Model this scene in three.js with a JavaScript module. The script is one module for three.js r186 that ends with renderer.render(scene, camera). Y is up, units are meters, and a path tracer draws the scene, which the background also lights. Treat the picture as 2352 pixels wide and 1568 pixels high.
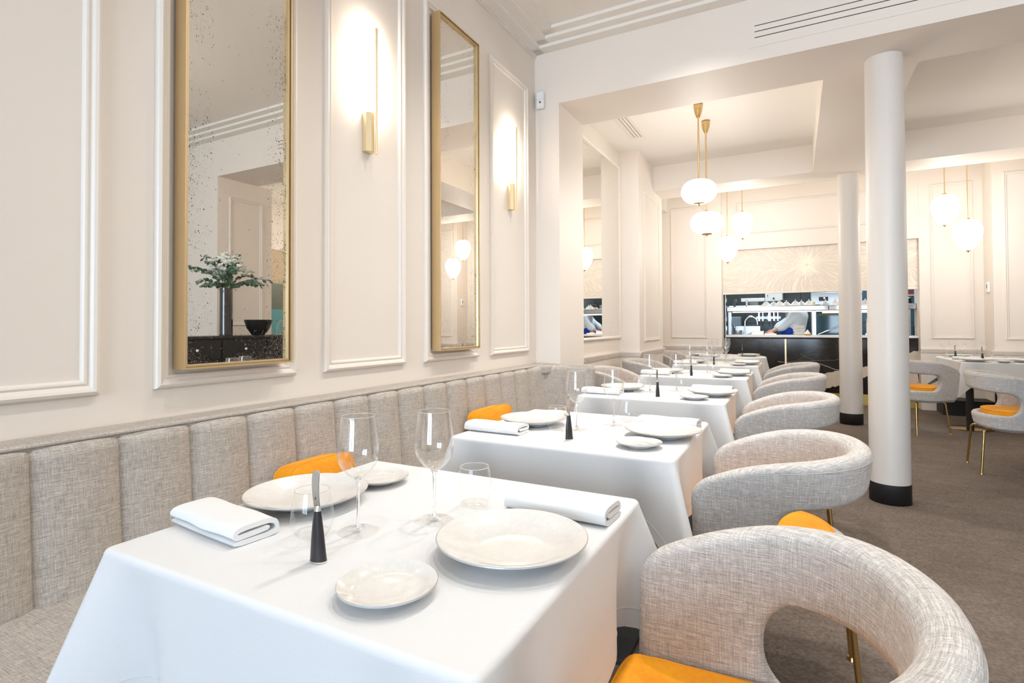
import * as THREE from 'three';
import { RoundedBoxGeometry } from 'three/addons/geometries/RoundedBoxGeometry.js';
import { mergeGeometries, mergeVertices, toCreasedNormals } from 'three/addons/utils/BufferGeometryUtils.js';
import { MarchingCubes } from 'three/addons/objects/MarchingCubes.js';
import { RectAreaLightUniformsLib } from 'three/addons/lights/RectAreaLightUniformsLib.js';
RectAreaLightUniformsLib.init();

/* ---------- camera, light, exposure ---------- */
const scene = new THREE.Scene();
const D2R = Math.PI / 180;
const camera = new THREE.PerspectiveCamera(2 * Math.atan(784 / 1232.2) / D2R, 2352 / 1568, 0.05, 60);
camera.position.set(0, 1.16, 0);
camera.rotation.set(0.92476 * D2R, 27.8598 * D2R, -0.25184 * D2R, 'YXZ');
camera.setViewOffset(2352, 1568, 0, 55.34, 2352, 1568);
const renderer = new THREE.WebGLRenderer({ antialias: true });
renderer.toneMapping = THREE.LinearToneMapping;
renderer.toneMappingExposure = 1.56;
renderer.shadowMap.enabled = true;
scene.background = new THREE.Color().setRGB(1.6, 1.9, 2.3);
const DAY = 9.2, DAYC = [0.66, 0.84, 1.04];
const GLOBE = 0.62, GLOBEC = [1.0, 0.965, 0.915];
const FRONT = 3.5, AISLE_FILL = 0.95;
const SCONCE = 470, SCONCEC = [1.0, 0.90, 0.77];
const KITCHEN = 5, KITCHENC = [0.86, 0.96, 1.0];

function windowLight(x, w, y, h, z) {
  const l = new THREE.RectAreaLight(new THREE.Color().setRGB(...DAYC), DAY, w, h);
  l.position.set(x, y, z); l.lookAt(x, y, z - 1); l.name = 'window_daylight'; scene.add(l);
}

/* ---------- helpers ---------- */
function rng(seed) { let s = seed | 0; return () => { s = (s + 0x6d2b79f5) | 0; let t = Math.imul(s ^ (s >>> 15), 1 | s); t = (t + Math.imul(t ^ (t >>> 7), 61 | t)) ^ t; return ((t ^ (t >>> 14)) >>> 0) / 4294967296; }; }
const taken = new Map();
function numbered(n) { const k = taken.get(n) ?? 0; taken.set(n, k + 1); return k ? n + '_' + String(k).padStart(3, '0') : n; }
const V = (x, y, z) => new THREE.Vector3(x, y, z);
const lerp = (a, b, t) => a + (b - a) * t, clamp = (x, a, b) => Math.min(b, Math.max(a, x));
const sstep = (a, b, x) => { const t = clamp((x - a) / (b - a), 0, 1); return t * t * (3 - 2 * t); };
function mesh(name, geo, mat, parent) {
  const m = new THREE.Mesh(geo, mat); m.name = parent ? name : numbered(name);
  m.castShadow = m.receiveShadow = true; (parent ?? scene).add(m); return m;
}
function tag(o, label, category, group) { o.userData.label = label; o.userData.category = category; if (group) o.userData.group = group; return o; }
function thing(name, label, category, pos = [0, 0, 0], turn = 0, group) {
  const g = new THREE.Group(); g.name = numbered(name); g.position.set(...pos); g.rotation.y = turn; scene.add(g); return tag(g, label, category, group);
}
function copyOf(root, pos, turn, label, group) {
  const c = root.clone(); c.name = numbered(root.name.replace(/_\d{3}$/, '')); c.position.set(...pos); c.rotation.y = turn ?? root.rotation.y;
  c.userData = { ...root.userData, label }; if (group) c.userData.group = group; scene.add(c); return c;
}
function struct(name, label) { const g = new THREE.Group(); g.name = numbered(name); g.userData = { kind: 'structure', label, category: 'structure' }; scene.add(g); return g; }
function uvBox(g, s = 1) { // uv in metres from position and normal
  const p = g.attributes.position, n = g.attributes.normal, uv = new Float32Array(p.count * 2);
  for (let i = 0; i < p.count; i++) {
    const ax = Math.abs(n.getX(i)), ay = Math.abs(n.getY(i)), az = Math.abs(n.getZ(i));
    const [u, v] = ay >= ax && ay >= az ? [p.getX(i), p.getZ(i)] : ax >= az ? [p.getZ(i), p.getY(i)] : [p.getX(i), p.getY(i)];
    uv[i * 2] = u * s; uv[i * 2 + 1] = v * s;
  }
  g.setAttribute('uv', new THREE.BufferAttribute(uv, 2)); return g;
}
// box given by its limits; r rounds the edges
function bx(x0, x1, y0, y1, z0, z1, r = 0) {
  const w = Math.abs(x1 - x0), h = Math.abs(y1 - y0), d = Math.abs(z1 - z0);
  const g = r ? new RoundedBoxGeometry(w, h, d, 3, Math.min(r, w / 2.01, h / 2.01, d / 2.01)) : new THREE.BoxGeometry(w, h, d);
  g.translate((x0 + x1) / 2, (y0 + y1) / 2, (z0 + z1) / 2);
  return uvBox(r ? g : g.toNonIndexed());
}
const norm = (g) => { let q = g.index ? g.toNonIndexed() : g; for (const k of Object.keys(q.attributes)) if (!['position', 'normal', 'uv'].includes(k)) q.deleteAttribute(k); if (!q.attributes.uv) uvBox(q); return q; };
const merge = (list) => mergeGeometries(list.map(norm));
function lathe(pts, seg = 40) { return new THREE.LatheGeometry(pts.map(([r, y]) => new THREE.Vector2(r, y)), seg); }
function tube(pts, r, seg = 24, rs = 8, closed = false) { return new THREE.TubeGeometry(new THREE.CatmullRomCurve3(pts.map((p) => p.isVector3 ? p : V(...p)), closed, 'catmullrom', 0.5), seg, r, rs, closed); }
function cyl(r0, r1, h, x, y, z, seg = 24) { const g = new THREE.CylinderGeometry(r1, r0, h, seg); g.translate(x, y + h / 2, z); return g; }
// frame of mitred moulding round a w x h rectangle in the XY plane (origin at its lower corner), profile [[inset, height]...]
function frameGeo(w, h, prof) {
  const pos = [], C = [[0, 0, 1, 1], [w, 0, -1, 1], [w, h, -1, -1], [0, h, 1, -1]];
  const at = (c, [i, d]) => [c[0] + c[2] * i, c[1] + c[3] * i, d];
  for (let k = 0; k < 4; k++) {
    const a = C[k], b = C[(k + 1) % 4];
    for (let j = 0; j + 1 < prof.length; j++) {
      const p = at(a, prof[j]), q = at(b, prof[j]), r = at(b, prof[j + 1]), s = at(a, prof[j + 1]);
      pos.push(...p, ...q, ...r, ...p, ...r, ...s);
    }
  }
  const g = new THREE.BufferGeometry(); g.setAttribute('position', new THREE.Float32BufferAttribute(pos, 3)); g.computeVertexNormals();
  return uvBox(g);
}
const MOULD = [[0, 0], [0, 0.012], [0.004, 0.018], [0.012, 0.022], [0.020, 0.019], [0.026, 0.012], [0.030, 0.010], [0.036, 0.013], [0.041, 0.012], [0.045, 0.006], [0.047, 0]];
const MOULDF = MOULD.map(([a, b]) => [a * 0.8, b * 0.75]);
// moulding frame on a wall: 'x' wall facing +x at x0 (a, b are z limits), 'z' wall facing +z at z0 (a, b are x limits)
function panelOn(axis, at, a, b, y0, y1, prof = MOULD) {
  const w = Math.abs(b - a), g = frameGeo(w, y1 - y0, prof);
  if (axis === 'x') { g.rotateY(Math.PI / 2); g.translate(at, y0, Math.max(a, b)); } else if (axis === '-x') { g.rotateY(-Math.PI / 2); g.translate(at, y0, Math.min(a, b)); } else g.translate(Math.min(a, b), y0, at);
  return g;
}
/* ---------- noise and textures ---------- */
function lattice(seed, n) { const r = rng(seed), a = new Float32Array(n * n); for (let i = 0; i < a.length; i++) a[i] = r(); return a; }
const LAT = [lattice(11, 256), lattice(23, 256), lattice(37, 256)];
function vn(x, y, px, py, k = 0) { // tileable value noise with whole periods px, py
  const L = LAT[k], x0 = Math.floor(x), y0 = Math.floor(y), fx = x - x0, fy = y - y0, sx = fx * fx * (3 - 2 * fx), sy = fy * fy * (3 - 2 * fy);
  const m = (v, p) => ((v % p) + p) % p, at = (i, j) => L[(m(j, py) & 255) * 256 + (m(i, px) & 255)];
  return lerp(lerp(at(x0, y0), at(x0 + 1, y0), sx), lerp(at(x0, y0 + 1), at(x0 + 1, y0 + 1), sx), sy);
}
function dataTex(w, h, fn, srgb = true, repeat = 1) {
  const d = new Uint8Array(w * h * 4);
  for (let y = 0; y < h; y++) for (let x = 0; x < w; x++) { const c = fn(x / w, y / h, x, y), i = (y * w + x) * 4; d[i] = clamp(c[0], 0, 255); d[i + 1] = clamp(c[1], 0, 255); d[i + 2] = clamp(c[2], 0, 255); d[i + 3] = 255; }
  const t = new THREE.DataTexture(d, w, h); t.wrapS = t.wrapT = THREE.RepeatWrapping; t.magFilter = THREE.LinearFilter; t.minFilter = THREE.LinearMipmapLinearFilter; t.generateMipmaps = true;
  if (srgb) t.colorSpace = THREE.SRGBColorSpace; if (Array.isArray(repeat)) t.repeat.set(...repeat); else t.repeat.set(repeat, repeat); t.needsUpdate = true; return t;
}
function canvasTex(w, h, draw, srgb = true) {
  const c = document.createElement('canvas'); c.width = w; c.height = h; draw(c.getContext('2d'), w, h);
  const t = new THREE.CanvasTexture(c); t.wrapS = t.wrapT = THREE.RepeatWrapping; if (srgb) t.colorSpace = THREE.SRGBColorSpace; return t;
}
// slubby linen weave: 0.36 m per tile
const weave = (u, v) => {
  const h = vn(u * 9, v * 250, 9, 250, 0) * 0.6 + vn(u * 28, v * 250, 28, 250, 1) * 0.4, q = vn(u * 250, v * 9, 250, 9, 2) * 0.6 + vn(u * 250, v * 28, 250, 28, 1) * 0.4;
  return [h, q, vn(u * 250, v * 250, 250, 250, 0)];
};
const fabricMap = dataTex(1024, 1024, (u, v) => {
  const [h, q, f] = weave(u, v); let t = 0.52 + (h - 0.5) * 0.8 + (q - 0.5) * 0.55 + (f - 0.5) * 0.3; t = clamp(t, 0, 1); const k = t < 0.3 ? (t / 0.3) * 0.35 : 0.35 + (t - 0.3) / 0.7 * 0.65;
  return [lerp(146, 238, k), lerp(141, 233, k), lerp(137, 228, k)];
}, true, 1 / 0.24);
const fabricBump = dataTex(512, 512, (u, v) => { const [h, q, f] = weave(u, v); const k = 128 + (h - 0.5) * 120 + (q - 0.5) * 90 + (f - 0.5) * 60; return [k, k, k]; }, false, 1 / 0.24);
const carpetMap = dataTex(1024, 1024, (u, v) => {
  const a = vn(u * 200, v * 200, 200, 200, 0), b = vn(u * 14, v * 40, 14, 40, 1), c = vn(u * 5, v * 5, 5, 5, 2), d = vn(u * 90, v * 90, 90, 90, 2), s = d > 0.93 ? -14 : d < 0.03 ? 12 : 0;
  const k = (a - 0.5) * 26 + (b - 0.5) * 9 + (c - 0.5) * 12 + s; return [112 + k, 99 + k, 89 + k];
}, true, 1 / 1.6);
const carpetBump = dataTex(512, 512, (u, v) => { const a = vn(u * 200, v * 200, 200, 200, 0) * 160 + vn(u * 60, v * 60, 60, 60, 1) * 90; return [a, a, a]; }, false, 1 / 0.8);
const velvetMap = dataTex(512, 512, (u, v) => { const a = vn(u * 5, v * 9, 5, 9, 0), b = vn(u * 60, v * 60, 60, 60, 1), k = (a - 0.5) * 26 + (b - 0.5) * 10; return [238 + k * 0.5, 156 + k, 8 + k * 0.2]; }, true, 1 / 0.5);
const plasterBump = dataTex(512, 512, (u, v) => { const a = vn(u * 40, v * 40, 40, 40, 0) * 120 + vn(u * 160, v * 160, 160, 160, 1) * 120; return [a, a, a]; }, false, 1 / 0.7);
const linenBump = dataTex(512, 512, (u, v) => { const a = vn(u * 250, v * 60, 250, 60, 0) * 100 + vn(u * 60, v * 250, 60, 250, 1) * 100; return [a, a, a]; }, false, 1 / 0.25);
const brushMap = dataTex(256, 256, (u, v) => { const a = 90 + vn(u * 6, v * 200, 6, 200, 0) * 90; return [a, a, a]; }, false, 2);
const glazeMap = dataTex(512, 512, (u, v) => { const a = vn(u * 24, v * 24, 24, 24, 0), b = vn(u * 60, v * 60, 60, 60, 1), c = vn(u * 6, v * 6, 6, 6, 2); const k = ((a * 0.6 + b * 0.4) > 0.56 ? 3 : -1) + (c - 0.5) * 4; return [222 + k, 220 + k, 216 + k]; }, true, 1 / 0.2);

const std = (o) => new THREE.MeshStandardMaterial(o), phy = (o) => new THREE.MeshPhysicalMaterial(o);
const rgb = (r, g, b) => new THREE.Color().setRGB(r, g, b);
const M = {
  wall: std({ name: 'wall_paint', color: rgb(0.82, 0.745, 0.67), roughness: 0.55, bumpMap: plasterBump, bumpScale: 0.0002 }),
  ceil: std({ name: 'ceiling_paint', color: rgb(0.85, 0.805, 0.745), roughness: 0.75, bumpMap: plasterBump, bumpScale: 0.0002 }),
  trim: std({ name: 'trim_paint', color: rgb(0.82, 0.75, 0.68), roughness: 0.4 }),
  white: std({ name: 'white_plastic', color: rgb(0.85, 0.85, 0.84), roughness: 0.35 }),
  carpet: std({ name: 'carpet', map: carpetMap, roughness: 1, bumpMap: carpetBump, bumpScale: 0.003 }),
  fabric: std({ name: 'linen_weave', map: fabricMap, roughness: 0.95, bumpMap: fabricBump, bumpScale: 0.0008 }),
  bench: std({ name: 'bench_linen_weave', map: fabricMap, color: rgb(0.83, 0.79, 0.74), roughness: 0.95, bumpMap: fabricBump, bumpScale: 0.0008 }),
  piping: std({ name: 'linen_piping', map: fabricMap, roughness: 0.95 }),
  velvet: phy({ name: 'mustard_velvet', map: velvetMap, roughness: 0.8, sheen: 0.35, sheenColor: rgb(1, 0.75, 0.3), sheenRoughness: 0.5 }),
  cloth: std({ name: 'white_tablecloth', color: rgb(0.73, 0.73, 0.73), roughness: 0.85, bumpMap: linenBump, bumpScale: 0.0002 }),
  napkin: std({ name: 'white_napkin', color: rgb(0.77, 0.77, 0.77), roughness: 0.9, bumpMap: linenBump, bumpScale: 0.0003 }),
  brass: std({ name: 'brushed_brass', color: rgb(0.74, 0.53, 0.26), metalness: 1, roughness: 0.34 }),
  frame: std({ name: 'satin_brass', color: rgb(0.70, 0.54, 0.32), metalness: 1, roughness: 0.45 }),
  brassDark: std({ name: 'polished_brass', color: rgb(0.62, 0.42, 0.16), metalness: 1, roughness: 0.2 }),
  paleBrass: std({ name: 'pale_brass', color: rgb(0.86, 0.71, 0.46), metalness: 0.9, roughness: 0.42 }),
  glaze: phy({ name: 'stoneware_glaze', map: glazeMap, roughness: 0.16, clearcoat: 1.0, clearcoatRoughness: 0.03 }),
  glazeRim: phy({ name: 'glaze_rim', color: rgb(0.50, 0.49, 0.48), roughness: 0.3, clearcoat: 0.5 }),
  glass: phy({ name: 'clear_glass', color: rgb(0.995, 0.997, 0.997), transmission: 1, thickness: 0, roughness: 0.0, ior: 1.5 }),
  glassSolid: phy({ name: 'solid_glass', color: rgb(0.99, 0.995, 0.995), transmission: 1, thickness: 0.01, roughness: 0.0, ior: 1.45 }),
  pane: phy({ name: 'window_glass', color: rgb(1, 1, 1), transmission: 1, thickness: 0, roughness: 0, ior: 1.4 }),
  steel: std({ name: 'brushed_steel', color: rgb(0.46, 0.46, 0.47), metalness: 1, roughness: 0.3, roughnessMap: brushMap }),
  blade: std({ name: 'polished_steel', color: rgb(0.75, 0.75, 0.74), metalness: 1, roughness: 0.12 }),
  handle: std({ name: 'black_horn', color: rgb(0.026, 0.023, 0.025), roughness: 0.26 }),
  black: std({ name: 'black_lacquer', color: rgb(0.012, 0.011, 0.011), roughness: 0.3 }),
  blackMatte: std({ name: 'black_metal', color: rgb(0.015, 0.014, 0.014), roughness: 0.6 }),
  slot: std({ name: 'vent_slot', color: rgb(0.06, 0.06, 0.06), roughness: 0.9 }),
  globe: std({ name: 'opal_glass', color: rgb(0.95, 0.94, 0.92), roughness: 0.2, emissive: rgb(1, 0.93, 0.82), emissiveIntensity: 1.7 }),
  column: std({ name: 'column_paint', color: rgb(0.76, 0.71, 0.66), roughness: 0.4 }),
};
/* ---------- room shell ---------- */
const XW = -1.855, XR = 4.2, ZF = -3.925, ZB = -4.46, HB = 2.93, ZFRONT = 6.6, ZK = -9.05, YC2 = 3.255;
{
  const f = struct('floor', 'grey brown carpet floor running through both dining rooms');
  mesh('carpet', bx(-2.4, 4.4, -0.12, 0, -9.3, 7.0), M.carpet, f);
}
{ // entrance-side room: stepped tray ceiling
  const c = struct('ceiling', 'cream tray ceiling with three stepped bands round its edge');
  mesh('ceiling_panel', bx(-2.2, 4.5, 3.427, 3.6, -4.4, 7.0), M.ceil, c);
  const steps = [[3.355, 0.086, 0.094], [3.379, 0.168, 0.167], [3.403, 0.253, 0.241]];
  for (const [y, dx, dz] of steps) mesh('ceiling_step', merge([bx(-2.1, XW + dx, y, 3.5, -4.3, 6.9), bx(XR - dx, 4.4, y, 3.5, -4.3, 6.9), bx(-2.1, 4.4, y, 3.5, -4.3, ZF + dz), bx(-2.1, 4.4, y, 3.5, ZFRONT - dz, 6.9)]), M.ceil, c);
}
{ // back room ceilings and beams
  const c = struct('ceiling', 'cream flat ceiling bays of the back dining room');
  mesh('ceiling_bay', bx(-2.4, 0.3, YC2, 3.5, -7.2, -4.4), M.ceil, c);
  mesh('ceiling_bay', bx(0.65, 4.4, YC2, 3.5, -7.2, -4.4), M.ceil, c);
  mesh('ceiling_bay', bx(-2.4, 4.4, YC2, 3.5, -9.3, -7.55), M.ceil, c);
  const b = struct('ceiling_beam', 'deep cream ceiling beam crossing above the second column');
  mesh('beam', bx(-2.3, 4.4, HB, 3.45, -7.62, -7.12), M.wall, b);
  const b2 = struct('ceiling_beam', 'cream ceiling beam joining the two columns');
  mesh('beam', bx(0.196, 0.751, HB, 3.4, -7.12, ZB), M.wall, b2);
}
{ // wall with panels, mirrors and sconces
  const w = struct('wall_left', 'pale beige panelled wall behind the banquette');
  mesh('plaster', bx(-2.15, XW, 0, 3.5, -4.2, 6.9), M.wall, w);
  for (const [a, b] of [[3.36, 2.788], [2.635, 2.063], [1.91, 1.338], [1.18, 0.608], [0.455, -0.117], [-0.273, -0.845], [-1.003, -1.560], [-1.712, -2.270], [-2.442, -3.018], [-3.185, -3.770]]) mesh('panel_moulding', panelOn('x', XW, a, b, 0.96, 3.04), M.trim, w);
  mesh('crown_moulding', merge([bx(XW - 0.01, XW + 0.010, 3.325, 3.36, -3.925, 6.6), bx(XW - 0.01, XW + 0.018, 3.342, 3.36, -3.925, 6.6)]), M.trim, w);
  mesh('baseboard', bx(XW - 0.01, XW + 0.018, 0, 0.12, -3.925, 6.6), M.trim, w);
}
{ // partition with wide opening between the two rooms
  const w = struct('wall_middle', 'cream partition with deep lintel and pier between the two dining rooms');
  mesh('lintel', bx(-2.2, 4.4, HB, 3.5, ZB, ZF), M.wall, w);
  mesh('pier', bx(-2.2, -1.645, 0, HB, ZB, ZF), M.wall, w);
  mesh('pier', bx(2.36, 4.4, 0, HB, -4.66, ZF), M.wall, w);
  mesh('panel_moulding', panelOn('-x', 2.36, -4.07, -4.52, 1.18, 2.72, MOULDF), M.trim, w);
}
{ // alcove wall, pilaster
  const w = struct('wall_left', 'pale beige alcove wall of the back dining room with dado rail');
  mesh('plaster', bx(-2.3, -1.878, 0, 3.3, -6.4, -4.4), M.wall, w);
  mesh('plaster', bx(-2.35, -2.02, 0, 3.3, -9.1, -7.5), M.wall, w);
  const dado = (x0, z0, z1) => merge([bx(x0 - 0.02, x0 + 0.028, 0.832, 0.85, z0, z1), bx(x0 - 0.02, x0 + 0.020, 0.812, 0.834, z0, z1), bx(x0 - 0.02, x0 + 0.013, 0.795, 0.815, z0, z1)]);
  mesh('dado_rail', dado(-1.878, -6.34, -4.46), M.trim, w);
  mesh('mirror_moulding', panelOn('x', -1.878, -4.62, -6.335, 1.005, 3.085, [[0, 0], [0, 0.016], [0.012, 0.022], [0.026, 0.018], [0.036, 0.008], [0.036, 0]]), M.trim, w);
  const p = struct('wall_pilaster', 'cream wall pilaster with one tall panel and wrapped dado rail');
  mesh('plaster', bx(-2.3, -1.638, 0, 3.3, -7.60, -6.337), M.wall, p);
  mesh('panel_moulding', panelOn('x', -1.638, -6.57, -7.38, 0.965, 2.82, MOULDF), M.trim, p);
  mesh('dado_rail', merge([bx(-1.88, -1.61, 0.832, 0.85, -7.63, -6.309), bx(-1.88, -1.618, 0.812, 0.834, -7.62, -6.317), bx(-1.88, -1.625, 0.795, 0.815, -7.612, -6.324)]), M.trim, p);
  const d = struct('trim_1', 'small boxed duct where ceiling meets the kitchen wall');
  mesh('duct_box', bx(-2.05, -1.83, 3.0, 3.3, -9.0, -8.7), M.ceil, d);
}
{ // wall with the kitchen pass
  const w = struct('wall_back', 'cream panelled wall around the open kitchen pass');
  mesh('plaster', bx(-2.4, -1.017, 0, 3.3, -9.35, -8.95), M.wall, w);
  mesh('plaster', bx(-1.03, 1.50, 2.335, 3.3, -9.22, ZK), M.wall, w);
  mesh('plaster', bx(1.499, 2.25, 0, 3.3, -9.35, ZK), M.wall, w);
  mesh('plaster', bx(2.175, 4.4, 0, 3.3, -9.35, -8.67), M.wall, w);
  mesh('panel_moulding', panelOn('z', -8.95, -1.79, -1.235, 0.955, 3.06, MOULDF), M.trim, w);
  mesh('panel_moulding', panelOn('z', ZK, -0.80, 1.30, 2.575, 3.06, MOULDF), M.trim, w);
  mesh('panel_moulding', panelOn('z', ZK, 1.62, 2.075, 0.965, 3.05, MOULDF), M.trim, w);
  mesh('panel_moulding', panelOn('z', -8.67, 2.28, 3.02, 0.965, 3.03, MOULDF), M.trim, w);
  mesh('panel_moulding', panelOn('z', -8.67, 3.2, 3.94, 0.965, 3.03, MOULDF), M.trim, w);
  const dado = (x0, x1, z) => [bx(x0, x1, 0.815, 0.832, z - 0.02, z + 0.028), bx(x0, x1, 0.796, 0.817, z - 0.02, z + 0.02), bx(x0, x1, 0.78, 0.80, z - 0.02, z + 0.013)];
  mesh('dado_rail', merge(dado(-2.05, -1.017, -8.95)), M.trim, w);
  mesh('dado_rail', merge(dado(1.50, 2.19, ZK)), M.trim, w);
  mesh('dado_rail', merge(dado(2.15, 4.2, -8.67)), M.trim, w);
}
{
  const b = struct('baseboard_back', 'low black plinth along the wall beside the kitchen pass');
  mesh('plinth', bx(1.66, 2.53, 0.0006, 0.19, -9.04, -8.66, 0.004), M.blackMatte, b);
}
{ // far side wall with glazed door
  const w = struct('wall_right', 'cream side wall of both rooms with plain panels');
  mesh('plaster', bx(XR, 4.45, 0, 3.5, -9.35, 7.0), M.wall, w);
  for (const [a, b] of [[-4.9, -5.5], [-6.9, -7.5], [-7.7, -8.3], [-0.5, -1.1], [-1.3, -1.9], [-2.1, -2.7], [-2.9, -3.5]]) mesh('panel_moulding', panelOn('-x', XR, a, b, 0.96, 2.9, MOULDF), M.trim, w);
  const d = struct('door_1', 'glazed service door with teal lower pane');
  mesh('door_frame', merge([bx(4.15, 4.21, 0, 2.55, -5.86, -5.80), bx(4.15, 4.21, 0, 2.55, -6.80, -6.74), bx(4.15, 4.21, 2.47, 2.55, -6.80, -5.80)]), M.trim, d);
  mesh('door_panel', bx(4.17, 4.205, 1.9, 2.47, -6.74, -5.86), std({ color: rgb(0.52, 0.40, 0.26), roughness: 0.5 }), d);
  mesh('door_pane', bx(4.17, 4.205, 1.46, 1.9, -6.74, -5.86), std({ color: rgb(0.13, 0.15, 0.12), roughness: 0.3 }), d);
  mesh('door_pane', bx(4.17, 4.205, 0.1, 1.46, -6.74, -5.86), std({ color: rgb(0.12, 0.36, 0.38), roughness: 0.2 }), d);
}
{ // street front with two tall windows
  const w = struct('wall_front', 'cream street wall with two tall windows');
  const holes = [[-1.65, 0.05], [0.3, 2.0]], y0 = 0.35, y1 = 3.2, z0 = ZFRONT, z1 = 6.85;
  const parts = [bx(-2.2, 4.45, 0, y0, z0, z1), bx(-2.2, 4.45, y1, 3.6, z0, z1)];
  let x = -2.2; for (const [a, b] of holes) { parts.push(bx(x, a, y0, y1, z0, z1)); x = b; } parts.push(bx(x, 4.45, y0, y1, z0, z1));
  mesh('plaster', merge(parts), M.wall, w);
  holes.forEach(([a, b], i) => {
    const g = struct('window_' + (i + 1), 'tall street window with slim painted glazing bars'), m = (a + b) / 2;
    mesh('window_frame', merge([bx(a, a + 0.05, y0, y1, 6.68, 6.76), bx(b - 0.05, b, y0, y1, 6.68, 6.76), bx(a, b, y0, y0 + 0.06, 6.68, 6.76), bx(a, b, y1 - 0.06, y1, 6.68, 6.76), bx(m - 0.03, m + 0.03, y0, y1, 6.68, 6.76), bx(a, b, 2.3, 2.35, 6.68, 6.76)]), M.trim, g);
    for (const [p, q] of [[a + 0.05, m - 0.03], [m + 0.03, b - 0.05]]) { mesh('pane', bx(p, q, y0 + 0.06, 2.3, 6.718, 6.722), M.pane, g); mesh('pane', bx(p, q, 2.35, y1 - 0.06, 6.718, 6.722), M.pane, g); }
    windowLight(m, b - a, (y0 + y1) / 2, y1 - y0, 6.95);
  });
}
/* ---------- columns ---------- */
function column(x, z, r, label) {
  const c = thing('column', label, 'column', [x, 0, z]);
  mesh('shaft', lathe([[r * 1.02, 0.12], [r * 1.02, 0.3], [r * 0.985, 1.6], [r * 0.955, HB - 0.0005]], 64), M.column, c);
  mesh('base_band', lathe([[0, 0.0005], [r * 1.035, 0.0005], [r * 1.035, 0.128], [r * 1.0, 0.128]], 64), M.blackMatte, c);
}
column(0.538, -4.30, 0.113, 'thick cream cast column with black base band beneath the partition lintel');
column(0.567, -7.435, 0.115, 'cream cast column with black base band in front of marble kitchen counter');

/* ---------- fittings on the walls ---------- */
{ // slot diffusers
  const slotVent = (name, label, w, h, n) => {
    const g = thing(name, label, 'air vent');
    mesh('frame', merge([frameGeo(w, h, [[0, 0], [0, 0.003], [0.028, 0.003], [0.028, 0]]), bx(0, w, 0, h, -0.001, 0.0005)]), M.wall, g);
    mesh('slot_recess', bx(0.02, w - 0.02, 0.02, h - 0.02, 0.0004, 0.0012), M.slot, g);
    const p = (h - 0.056) / n;
    for (let i = 0; i < n; i++) mesh('slat', bx(0.028, w - 0.028, 0.028 + p * i, 0.028 + p * i + p - 0.006, 0.001, 0.0035), M.wall, g);
    return g;
  };
  const a = slotVent('air_vent', 'long painted slot air vent set in the partition lintel', 1.6, 0.175, 3); a.position.set(-0.25, 3.022, ZF);
  const b = slotVent('air_vent', 'short painted slot air vent in the back room ceiling by the alcove mirror', 0.95, 0.16, 3);
  b.rotation.set(Math.PI / 2, 0, -Math.PI / 2); b.position.set(-1.62, YC2, -4.98);
}
{
  const s = thing('motion_sensor', 'small white motion sensor with dark lens high on the pier', 'sensor', [-1.795, 2.905, ZF]);
  mesh('body', bx(-0.034, 0.034, 0, 0.135, 0, 0.045, 0.014), M.white, s);
  mesh('seam', bx(-0.0345, 0.0345, 0.066, 0.068, 0.005, 0.0456), std({ color: rgb(0.6, 0.6, 0.6), roughness: 0.6 }), s);
  const l = new THREE.SphereGeometry(0.008, 16, 10); l.translate(0.006, 0.045, 0.043); mesh('lens', l, M.black, s);
  const t = thing('wall_thermostat', 'small white wall thermostat on the pilaster beside the dining tables', 'thermostat', [2.175, 1.56, -8.84]);
  mesh('body', bx(-0.025, 0, 0, 0.13, -0.045, 0.045, 0.008), M.white, t);
  mesh('screen', bx(-0.027, -0.024, 0.05, 0.1, 0.0, 0.018), M.slot, t);
}
function mirrorTex(seed, dens) {
  const W = 512, H = 2048, a = new Uint8Array(W * H * 4), b = new Uint8Array(W * H * 4), r = rng(seed);
  for (let i = 0; i < W * H; i++) { a.set([242, 239, 233, 255], i * 4); b.set([0, 3, 255, 255], i * 4); }
  const spot = (cx, cy, rad, k) => { for (let y = -rad; y <= rad; y++) for (let x = -rad; x <= rad; x++) { const px = cx + x, py = cy + y; if (x * x + y * y > rad * rad * (0.5 + r() * 0.7) || px < 0 || py < 0 || px >= W || py >= H) continue; const i = (py * W + px) * 4; a.set([62 * k, 50 * k, 40 * k, 255], i); b.set([0, 150, 30, 255], i); } };
  for (let n = 0; n < dens; n++) {
    const side = r(), e = Math.pow(r(), 2.6), cl = vn(n * 0.013, side * 9, 256, 256, 1);
    let x, y; if (side < 0.42) { x = e * 0.24; y = r(); } else if (side < 0.86) { x = 1 - e * 0.22; y = r(); } else if (side < 0.93) { x = r(); y = e * 0.06; } else if (side < 0.98) { x = r(); y = 1 - e * 0.06; } else { x = r(); y = r(); }
    const keep = vn(x * 3 + 5, y * 26, 256, 256, 2) * 1.2 + (side > 0.98 ? 1 : 0) - 0.12; if (r() > keep) continue;
    spot(Math.floor(x * W), Math.floor(y * H), r() < 0.62 ? 0 : r() < 0.8 ? 1 : r() < 0.9 ? 2 : 3, 0.8 + r() * 0.7 + cl * 0.2);
  }
  const mk = (d, s) => { const t = new THREE.DataTexture(d, W, H); t.magFilter = THREE.LinearFilter; if (s) t.colorSpace = THREE.SRGBColorSpace; t.needsUpdate = true; return t; };
  return std({ name: 'antique_mirror', map: mk(a, true), roughnessMap: mk(b, false), metalnessMap: mk(b, false), roughness: 1, metalness: 1 });
}
const mirA = mirrorTex(5, 26000), mirB = mirrorTex(9, 22000), mirC = mirrorTex(15, 1600);
function planeUV(w, h) { const g = new THREE.PlaneGeometry(w, h); return g; }
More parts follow.
